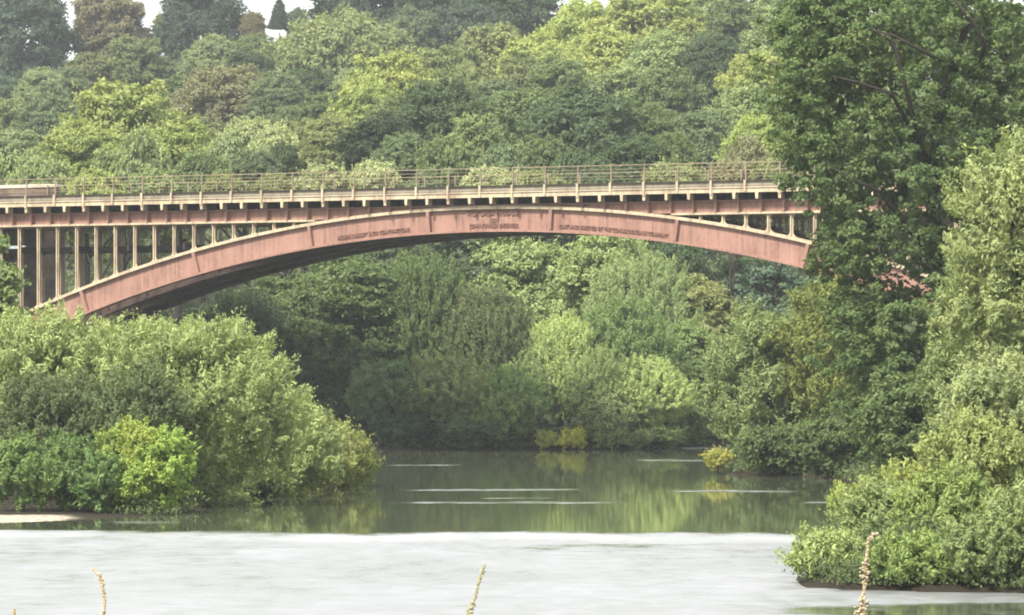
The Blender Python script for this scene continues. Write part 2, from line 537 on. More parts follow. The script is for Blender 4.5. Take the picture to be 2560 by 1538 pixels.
post_rest = MB()
for ri, y in enumerate(RIBS):
    web = MB()
    web.band([arc(RS + 0.1, x) for x in xs], [arc(RT - 0.15, x) for x in xs], y + WEB, y + FW - WEB)
    rib = web.build('arch_rib', M['red'] if ri == 0 else M['shaded_red'], bridge)
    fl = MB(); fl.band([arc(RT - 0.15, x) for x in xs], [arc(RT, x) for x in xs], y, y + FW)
    fl.build('top_flange', M['buff'] if ri == 0 else M['shaded_red'], rib)
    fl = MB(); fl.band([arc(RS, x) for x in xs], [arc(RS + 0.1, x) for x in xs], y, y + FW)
    fl.build('bottom_flange', M['red'] if ri == 0 else M['shaded_red'], rib)
    for k in range(-4, 4):                     # the joints between the cast sections
        X = (k + 0.5) * SEC
        th = X / RT
        st = MB()
        for d0, d1, ya, yb in ((-0.085, 0.085, y - 0.012, y + WEB - 0.002), (-0.085, 0.085, y + FW - WEB + 0.002, y + FW + 0.012)):
            pts = []
            for d, r in ((d0, RS + 0.102), (d1, RS + 0.102), (d1, RT - 0.152), (d0, RT - 0.152)):
                xx = X + math.sin(th) * (0.62 if r > 75 else -0.62) + d * math.cos(th)
                pts.append((xx, math.sqrt(r * r - xx * xx) + cz(r)))
            st.prism(pts, ya, yb)
        st.build('joint_rib', M['red'] if ri == 0 else M['shaded_red'], rib)
    for X in POSTS:
        if ri == 0:
            p = MB(); spandrel(p, X, y); p.build('spandrel_post', M['buff'], bridge)
        else:
            spandrel(post_rest, X, y)
    # longitudinal girder over the posts
    g = MB()
    gl = np.linspace(-HALF, HALF, 121)
    g.band([(x, max(11.72, top(x) + 0.004)) for x in gl], [(x, 12.242) for x in gl], y + WEB, y + FW - WEB)
    gir = g.build('girder', M['red'] if ri == 0 else M['shaded_red'], bridge)
    tf = MB(); tf.box(-HALF, HALF, y + 0.04, y + FW - 0.04, 12.245, 12.30); tf.build('girder_cap', M['red'] if ri == 0 else M['shaded_red'], gir)
    xe = math.sqrt(RT ** 2 - (11.60 - cz(RT)) ** 2)
    for s in (-1, 1):
        b = MB(); b.box(min(s * xe, s * HALF), max(s * xe, s * HALF), y - 0.01, y + FW + 0.01, 11.62, 11.72)
        b.build('girder_flange', M['buff'], gir)
    if ri == 0:
        for X in BRK:
            zb = max(11.72, top(X) + 0.02)
            if 12.24 - zb > 0.1:
                s = MB(); s.prism([(X - 0.04, zb), (X + 0.04, zb), (X + 0.055, 12.24), (X - 0.055, 12.24)], y - 0.06, y + WEB - 0.002)
                s.build('stiffener', M['red'], gir)
tag(post_rest.build('rear_posts', M['buff'], bridge), kind='stuff')

# cross bracing between the ribs
br = MB()
for X in np.arange(-28, 28.1, 3.38):
    z = top(X) - 0.5
    br.box(X - 0.06, X + 0.06, RIBS[0] + FW, RIBS[3], z - 0.35, z + 0.3)
    if abs(X) > 12:
        zz = min(11.3, top(X) + 1.1)
        br.box(X - 0.05, X + 0.05, RIBS[0] + FW / 2 + 0.14, RIBS[3], 10.35, 10.6) if top(X) < 10.2 else None
for y in (RIBS[1], RIBS[2]):
    for s in (-1, 1):
        br.box(min(s * 17.3, s * 30), max(s * 17.3, s * 30), y + 0.02, y + 0.1, 10.3, 10.6)
br.build('cross_bracing', M['dark'], bridge)
pp = MB(); pp.box(-30.2, -27.95, 0.9, 1.0, 10.52, 10.68); pp.build('pale_pipe', M['pipe'], bridge)

DW = RIBS[3] + FW                              # back face of the far rib
dk = MB(); dk.box(-HALF - 1, HALF + 1, -0.44, DW + 0.44, 12.63, 12.76)
for X in BRK:
    dk.box(X - 0.05, X + 0.05, 0.03, DW - 0.03, 12.303, 12.627)
for y in (0.9, 2.9, 4.9):  # plates added to close the gaps under the deck and keep them dark
    dk.box(-HALF, HALF, y, y + 0.05, 12.303, 12.6275)
dk.build('deck', M['dark'], bridge)
bl = MB(); bl.box(-HALF - 1, HALF + 1, -0.2, DW + 0.2, 12.762, 13.02); bl.build('ballast_bed', M['ballast'], bridge)
RP = [BRK[0] + 1.5 * PITCH * k for k in range(0, 37)]
RP = [x for x in RP if x < HALF + 1]
for side, ys, s in ((0, -0.5, 1), (1, DW + 0.5, -1)):
    o = lambda a: ys + s * a
    def bx(mb, x0, x1, a, b, z0, z1):
        mb.box(x0, x1, min(o(a), o(b)), max(o(a), o(b)), z0, z1)
    fa = MB(); bx(fa, -HALF - 1, HALF + 1, 0.0, 0.055, 12.63, 12.84); bx(fa, -HALF - 1, HALF + 1, -0.05, 0.055, 12.842, 12.885)
    fas = fa.build('fascia', M['buff'], bridge)
    up = MB(); bx(up, -HALF - 1, HALF + 1, 0.08, 0.12, 12.762, 13.16); bx(up, -HALF - 1, HALF + 1, 0.06, 0.08, 12.96, 12.99)
    up.build('kick_plate', M['grey'], bridge)
    cp = MB(); bx(cp, -HALF - 1, HALF + 1, -0.02, 0.2, 13.162, 13.21); cp.build('kerb_angle', M['dark'], bridge)
    if side == 0:
        for X in BRK:
            b = MB()
            y0, y1 = o(-0.01), o(0.07)
            b.poly([(X - 0.06, y0, 12.33), (X + 0.06, y0, 12.33), (X + 0.085, y0, 12.627), (X - 0.085, y0, 12.627),
                    (X - 0.06, y1, 12.31), (X + 0.06, y1, 12.31), (X + 0.085, y1, 12.627), (X - 0.085, y1, 12.627)],
                   [(0, 1, 2, 3), (7, 6, 5, 4), (0, 4, 5, 1), (1, 5, 6, 2), (2, 6, 7, 3), (3, 7, 4, 0)])
            b.poly([(X - 0.025, o(0.072), 12.33), (X + 0.025, o(0.072), 12.33), (X + 0.025, 0.025, 12.305), (X - 0.025, 0.025, 12.305),
                    (X - 0.025, o(0.072), 12.627), (X + 0.025, o(0.072), 12.627), (X + 0.025, 0.025, 12.627), (X - 0.025, 0.025, 12.627)],
                   [(0, 3, 2, 1), (4, 5, 6, 7), (0, 1, 5, 4), (1, 2, 6, 5), (2, 3, 7, 6), (3, 0, 4, 7)])
            b.build('bracket', M['buff'], bridge)
    ra = MB()
    bx(ra, -HALF - 1, HALF + 1, 0.055, 0.085, 14.04, 14.075)
    bx(ra, -HALF - 1, HALF + 1, 0.06, 0.08, 13.86, 13.878)
    bx(ra, -HALF - 1, HALF + 1, 0.06, 0.08, 13.38, 13.395)
    rail = ra.build('railing', M['rail'], bridge)
    for i, X in enumerate(RP):
        p = MB()
        bx(p, X - 0.022, X + 0.022, 0.04, 0.0545, 13.19, 14.1)
        bx(p, X - 0.022, X + 0.022, 0.0855, 0.12, 13.212, 14.1)
        p.build('railing_post', M['rail'], rail)
        if side == 0:
            q = MB()
            bx(q, X - 0.055, X + 0.055, -0.075, -0.0505, 12.64 if i % 2 else 12.56, 13.22)
            bx(q, X - 0.055, X + 0.055, -0.05, 0.039, 12.886, 13.161)
            q.build('stanchion', M['buff'], fas)

# lettering on the near rib: cast raised letters
rib0 = [o for o in bridge.children if o.name.split('.')[0] == 'arch_rib'][0]


def glyphs(name, text, size, height_r, xc, along, parent, squeeze=1.0):
    """letters set one by one along the curve of the rib, at radius height_r; `along` is the wanted length"""
    cu = bpy.data.curves.new('t', 'FONT')
    cu.size = size; cu.extrude = 0.035; cu.offset = 0.006
    ob = bpy.data.objects.new('t', cu)
    COL.objects.link(ob)
    dg = bpy.context.evaluated_depsgraph_get()
    mb = MB()
    adv = []
    for ch in text:
        cu.body = 'H' + ch + 'H'
        dg.update(); ob.update_tag(); bpy.context.view_layer.update()
        wa = max(v.co.x for v in ob.evaluated_get(dg).to_mesh().vertices)
        cu.body = 'HH'
        ob.update_tag(); bpy.context.view_layer.update()
        wb = max(v.co.x for v in ob.evaluated_get(dg).to_mesh().vertices)
        adv.append(wa - wb)
    k = along / sum(adv)
    s = xc - along / 2
    for ch, a in zip(text, adv):
        if ch != ' ':
            cu.body = ch
            ob.update_tag(); bpy.context.view_layer.update()
            em = ob.evaluated_get(dg).to_mesh()
            pts = []
            for v in em.vertices:
                xx, r = s + v.co.x * k, height_r + v.co.y
                t = xx / height_r
                pts.append((r * math.sin(t), WEB - 0.037 - v.co.z, r * math.cos(t) + cz(height_r)))
            mb.poly(pts, [tuple(p.vertices) for p in em.polygons])
        s += a * k
    bpy.data.objects.remove(ob)
    return mb.build(name, M['letter'], parent)


glyphs('title_lettering', 'VICTORIA BRIDGE', 0.36, RT - 0.46, 0.12, 2.9, rib0)
glyphs('date_lettering', '1861', 0.30, RT - 0.80, 0.22, 0.56, rib0)
glyphs('engineer_lettering', 'JOHN FOWLER ENGINEER', 0.27, RS + 0.22, 0.22, 2.7, rib0)
glyphs('contractor_lettering', 'MESSRS BRASSEY & CO CONTRACTORS', 0.25, RS + 0.24, -6.6, 4.15, rib0)
glyphs('founder_lettering', 'CAST AND ERECTED BY THE COALBROOKDALE COMPANY', 0.25, RS + 0.24, 6.75, 5.9, rib0)

# masonry abutments with parapets
for s in (-1, 1):
    a = MB()
    x0, x1 = sorted((s * (HALF - 0.2), s * 52))
    a.box(x0, x1, -0.9, DW + 0.9, -1.5, 12.6)
    ab = a.build('abutment', M['masonry'], bridge)
    x0, x1 = sorted((s * (HALF + 1.05), s * 52))
    x0b = -HALF + 0.6 if s < 0 else x1
    for ya, yb in ((-0.9, -0.45), (DW + 0.45, DW + 0.9)):
        far = ya > 0 and s < 0
        w = MB(); w.box(x0, (-HALF + 0.5) if far else x1, ya + (0.12 if far else 0), yb, 12.6, 13.98)
        pw = w.build('parapet', M['masonry'], ab)
        c = MB(); c.box(x0, (-HALF + 0.6) if far else x1, ya - 0.05 + (0.12 if far else 0), yb + 0.05, 13.982, 14.16); c.build('coping', M['coping'], pw)

# ------------------------------------------------------------------ foliage
RNG = np.random.default_rng(11)


def unit(n, rng):
    v = rng.normal(size=(n, 3))
    return v / np.linalg.norm(v, axis=1)[:, None]


def leaves(P, N, L, Wd, axisdir, tint, rng, curl=0.25):
    """one pointed leaf spray (a folded rhombus of two triangles' worth of quad) at each P"""
    n = len(P)
    r = rng.normal(size=(n, 3)) * 0.8 + axisdir
    t = r - (r * N).sum(1)[:, None] * N
    t /= np.linalg.norm(t, axis=1)[:, None] + 1e-9
    b = np.cross(N, t)
    L = L[:, None]; Wd = Wd[:, None]
    v0 = P - t * L * 0.5
    v1 = P + b * Wd * 0.5 + t * L * 0.08 + N * L * curl * 0.12
    v2 = P + t * L * 0.5 - N * L * curl * 0.25
    v3 = P - b * Wd * 0.5 + t * L * 0.02 + N * L * curl * 0.12
    V = np.stack([v0, v1, v2, v3], 1).reshape(-1, 3)
    Q = np.arange(4 * n).reshape(n, 4)
    return V, Q, tint


def crown(name, W, D, H, seed, style='oak', leaf=0.3, clump=0.62, per=46, lobes=13, aspect=0.55, cover=1.5, ragged=0.16, gap=0.1, base=0.0,
          extra=None, holes=()):
    """crown filling a W x D x H box standing on z = base: lobes on a hull, clumps on the lobes, leaf sprays on the clumps"""
    rng = np.random.default_rng(seed)
    hull = np.array([W, D, H]) / 2
    cen = np.array([0, 0, base + H / 2])
    ell = [(cen + np.array([0, 0, -0.04 * H]), hull * np.array([0.70, 0.70, 0.78]))]
    if style == 'spire':
        ell = [(cen + np.array([0, 0, -0.5 * H + H * (i + 0.4) / 9]), np.array([W, D, 0]) * 0.5 * (1 - i / 9.5) + np.array([0.02, 0.02, H * 0.09])) for i in range(9)]
    elif extra is not None:
        ell = [(np.array(c, float), np.array(r, float)) for c, r in extra]
    k = 0
    tries = 0
    placed = []
    while style != 'spire' and k < lobes and tries < 400:
        tries += 1
        d = unit(1, rng)[0]
        if style in ('oak', 'tall') and d[2] < -0.55: continue
        if style in ('dome', 'willow') and d[2] < -0.25: continue
        if any(np.dot(d, q) > 0.86 for q in placed): continue
        placed.append(d)
        src = ell[0] if extra is None else ell[int(rng.integers(len(extra)))]
        m = min(W, D, H) / 2 if extra is None else src[1].min()
        rr = m * rng.uniform(0.20, 0.50)
        c0, h0 = (cen, hull) if extra is None else (src[0], src[1] * 1.08)
        c = c0 + d * np.maximum(h0 - rr * 0.95, 0.1)
        rad = np.array([rr * rng.uniform(0.95, 1.35), rr * rng.uniform(0.95, 1.35), rr * rng.uniform(0.75, 1.0)])
        ell.append((c, rad))
        k += 1
    Ps, Ns, Ts, Ax, Sc = [], [], [], [], []
    for li, (c, r) in enumerate(ell):
        area = 4 * math.pi * ((((r[0] * r[1]) ** 1.6 + (r[0] * r[2]) ** 1.6 + (r[1] * r[2]) ** 1.6) / 3) ** (1 / 1.6))
        n = max(6, int(area * cover / (clump * clump * 1.9)))
        d = unit(n, rng)
        nz = np.sin(d[:, 0] * 3.1 + seed) * np.cos(d[:, 1] * 4.3 + li) + rng.normal(size=n) * 0.6
        pc = c + d * r * (1 + ragged * 0.6 * nz)[:, None]
        keep = (rng.random(n) > gap) & (pc[:, 2] > base - 0.1)
        keep &= rng.random(n) < np.where(d[:, 2] < -0.5, 0.45, 1.0)
        for lj, (c2, r2) in enumerate(ell):
            if lj != li:
                keep &= ((((pc - c2) / (r2 * 0.86)) ** 2).sum(1) > 1)
        for hc, hr in holes:
            keep &= ((((pc - np.array(hc)) / np.array(hr)) ** 2).sum(1) > 1)
        pc, d = pc[keep], d[keep]
        if not len(pc): continue
        sc = rng.uniform(0.55, 1.5, len(pc))
        tl = rng.uniform(0, 1)
        tc_ = 0.35 * tl + 0.65 * rng.random(len(pc))
        m = len(pc) * per
        idx = np.repeat(np.arange(len(pc)), per)
        e = unit(m, rng)
        od = d[idx]
        cr = (clump * sc)[idx]
        if style == 'willow':
            # upright sprays: narrow leaves along shoots that grow outwards and up
            sh = d * 0.75 + np.array([0, 0, 0.85]) + rng.normal(size=d.shape) * 0.38
            sh /= np.linalg.norm(sh, axis=1)[:, None]
            shi = sh[idx]
            u = rng.random(m)
            P = pc[idx] + shi * (cr * (u * 2.1 - 0.7))[:, None] + e * (cr * (0.62 - 0.42 * u))[:, None]
            Adir = shi * 1.5 + e * 0.5
            N = e * 0.7 + od * 0.5 + rng.normal(size=(m, 3)) * 0.5
        else:
            e[:, 2] = np.where((e[:, 2] < -0.3) & (rng.random(m) < 0.6), -e[:, 2], e[:, 2])
            rad = rng.random(m) ** 0.45
            P = pc[idx] + e * (cr * rad)[:, None] * np.array([1, 1, 0.68]) + od * (cr * 0.1)[:, None]
            Adir = e * 0.7 + rng.normal(size=(m, 3)) * 0.8
            N = e * 0.45 + od * 0.35 + rng.normal(size=(m, 3)) * 0.55 + np.array([0, 0, 0.35])
        N /= np.linalg.norm(N, axis=1)[:, None]
        if style == 'spire': Adir = Adir + np.array([0, 0, -0.8])
        Ps.append(P); Ns.append(N); Ax.append(Adir)
        Ts.append(np.clip(0.5 * tc_[idx] + 0.5 * rng.random(m), 0, 1)); Sc.append(rng.uniform(0.65, 1.35, m))
        if style != 'spire':
            ns = max(4, int(len(pc) * (0.5 if style == 'willow' else 0.3)))
            if style != 'willow': sh = d * 0.9 + np.array([0, 0, 0.35]) + rng.normal(size=d.shape) * 0.35; sh /= np.linalg.norm(sh, axis=1)[:, None]
            jj = rng.integers(0, len(pc), ns)
            k = 16
            dirs = sh[jj] * 0.8 + rng.normal(size=(ns, 3)) * 0.25 + np.array([0, 0, 0.25])
            dirs /= np.linalg.norm(dirs, axis=1)[:, None]
            ln = clump * rng.uniform(1.6, 3.4, ns)
            uu = np.tile(np.linspace(0.15, 1, k), ns)
            ji = np.repeat(np.arange(ns), k)
            base_ = pc[jj][ji]
            sag = np.array([0, 0, -0.22]) * (uu ** 2)[:, None] * ln[ji][:, None]
            P = base_ + dirs[ji] * (uu * ln[ji])[:, None] + sag + rng.normal(size=(ns * k, 3)) * (leaf * 0.3)
            N = rng.normal(size=(ns * k, 3)) + np.array([0, 0, 0.5]); N /= np.linalg.norm(N, axis=1)[:, None]
            Ps.append(P); Ns.append(N); Ax.append(dirs[ji] * 1.4 + rng.normal(size=(ns * k, 3)) * 0.6)
            Ts.append(np.clip(0.25 + 0.6 * rng.random(ns)[ji] + 0.15 * rng.random(ns * k), 0, 1)); Sc.append(rng.uniform(0.6, 1.1, ns * k) * (1.1 - 0.4 * uu))
        # inner filling
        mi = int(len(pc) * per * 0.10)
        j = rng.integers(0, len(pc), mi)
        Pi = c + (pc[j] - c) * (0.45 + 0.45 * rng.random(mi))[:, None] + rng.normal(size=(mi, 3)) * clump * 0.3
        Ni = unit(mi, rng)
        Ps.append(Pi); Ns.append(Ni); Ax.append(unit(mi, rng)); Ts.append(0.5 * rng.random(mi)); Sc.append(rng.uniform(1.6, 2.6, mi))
    P, N, Axv, T, S = (np.concatenate(q) for q in (Ps, Ns, Ax, Ts, Sc))
    ok = P[:, 2] > base - 0.25 * clump
    P, N, Axv, T, S = P[ok], N[ok], Axv[ok], T[ok], S[ok]
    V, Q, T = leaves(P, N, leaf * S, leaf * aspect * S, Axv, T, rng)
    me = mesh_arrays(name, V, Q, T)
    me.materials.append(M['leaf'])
    return me


def trunk_mesh(H, r, seed, spread=0.3, name='trunk'):
    rng = random.Random(seed)
    mb = MB()
    zs = [0, 0.12, 0.3, 0.5, 0.7, 0.86]
    dx, dy = rng.uniform(-0.04, 0.04), rng.uniform(-0.04, 0.04)
    pts = [(dx * H * z * (1 + 0.6 * math.sin(5 * z)), dy * H * z, z * H - (0.6 if z == 0 else 0)) for z in zs]
    mb.tube(pts, [r * 1.35, r, r * 0.85, r * 0.65, r * 0.4, r * 0.15], 7)
    for k in range(7):
        z = rng.uniform(0.28, 0.7)
        a = k * 2.4 + rng.uniform(-0.4, 0.4)
        ln = H * spread * rng.uniform(0.7, 1.1)
        b = Vector((dx * H * z, dy * H * z, z * H))
        e = Vector((math.cos(a), math.sin(a), rng.uniform(0.5, 0.9))).normalized()
        mb.tube([b, b + e * ln * 0.5, b + e * ln + Vector((0, 0, ln * 0.12))], [r * 0.42, r * 0.28, r * 0.08], 5)
    me = bpy.data.meshes.new(name)
    me.from_pydata(mb.v, [], mb.f)
    for p in me.polygons: p.use_smooth = True
    me.materials.append(M['bark'])
    return me


# prototypes, built at a nominal 10 m and scaled per tree
PROTO = {}
for i in range(5):
    PROTO['oak%d' % i] = crown('crown', 10, 10, 9, 20 + i, 'oak', leaf=0.30, clump=0.58, per=54, lobes=24, ragged=0.32, gap=0.2)
for i in range(3):
    PROTO['tall%d' % i] = crown('crown', 8, 8, 12, 40 + i, 'tall', leaf=0.28, clump=0.52, per=52, lobes=26, ragged=0.34, gap=0.2)
for i in range(3):
    PROTO['dome%d' % i] = crown('crown', 10, 10, 7.5, 50 + i, 'dome', leaf=0.30, clump=0.50, per=50, lobes=24, ragged=0.32, gap=0.2)
for i in range(4):
    PROTO['shrub%d' % i] = crown('crown', 5, 5, 4, 60 + i, 'dome', leaf=0.26, clump=0.38, per=40, lobes=12, ragged=0.3)
PROTO['spire0'] = crown('crown', 4, 4, 11, 71, 'spire', leaf=0.34, clump=0.36, per=30, aspect=0.35)
for i in range(3):
    PROTO['willow%d' % i] = crown('crown', 9, 9, 9, 80 + i, 'willow', leaf=0.28, clump=0.46, per=56, lobes=26, aspect=0.3, ragged=0.34)
for i in range(3):
    PROTO['column%d' % i] = crown('crown', 5.5, 5.5, 12, 90 + i, 'tall', leaf=0.26, clump=0.48, per=52, lobes=26, ragged=0.34, gap=0.18)
DIM = {'column': (5.5, 12), 'oak': (10, 9), 'tall': (8, 12), 'dome': (10, 7.5), 'shrub': (5, 4), 'spire': (4, 11), 'willow': (9, 9)}
TRUNK = [trunk_mesh(10, 0.26, s) for s in range(4)]

LIFT = 1.28
C = dict(
    dk=(0.045, 0.075, 0.032), db=(0.050, 0.082, 0.050), md=(0.085, 0.128, 0.045), mb=(0.085, 0.125, 0.062), lt=(0.165, 0.222, 0.085),
    yl=(0.205, 0.258, 0.068), yy=(0.29, 0.31, 0.075), ol=(0.142, 0.170, 0.062), od=(0.098, 0.122, 0.05), pl=(0.26, 0.31, 0.15), br=(0.16, 0.145, 0.07),
    gg=(0.165, 0.215, 0.105), rb=(0.145, 0.145, 0.076), vd=(0.026, 0.046, 0.024), bg=(0.225, 0.290, 0.110))
count = [0]


def tree(px, top_y, wpx, Y, kind, col, label, cat='tree', group='woodland trees on the hillside', name='woodland_tree', hmax=2.0, hmin=0.0):
    """a tree whose crown top shows at (px, top_y) and whose crown is wpx wide in the photograph"""
    i = count[0]; count[0] += 1
    rng = random.Random(100 + i)
    p = at(px, top_y, Y)
    gz = float(ground_z(p.x, Y)[0])
    w = wpx * Y / F * 1.08
    hh = p.z - gz
    key = ''.join(ch for ch in kind if ch.isalpha())
    ch = min(hh * 0.97, w * hmax)
    ch = max(ch, hmin * w, 0.6)
    if ch / w > 1.75 and key in ('oak', 'tall', 'dome', 'willow'): kind = key = 'column'
    elif ch / w > 1.2 and key in ('oak', 'dome'): kind = key = 'tall'
    if key == kind: kind = key + str(i % 3)
    root = tag(empty(name, (p.x, Y, gz), rng.uniform(0, 6.28)), label, cat, group)
    W0, H0 = DIM[key]
    c = link('crown', PROTO[kind], None, root)
    c.scale = (w / W0, w / W0, ch / H0)
    c.location = (0, 0, hh - ch)
    ax_ = rng.uniform(0.86, 1.16)
    c.scale.x *= ax_; c.scale.y /= ax_
    c.rotation_euler = (rng.uniform(-0.13, 0.13), rng.uniform(-0.13, 0.13), 0)
    cc = C[col] if isinstance(col, str) else col
    j = [rng.uniform(0.94, 1.06)] * 3
    j = [q * rng.uniform(0.975, 1.025) for q in j]
    c.color = (cc[0] * j[0], cc[1] * j[1], cc[2] * j[2], 1)
    t = link('trunk', TRUNK[i % 4], None, root)
    s = max(hh * 0.8, 0.3) / 10
    t.scale = (s * (0.7 if key == 'shrub' else 1), s * (0.7 if key == 'shrub' else 1), s)
    return root


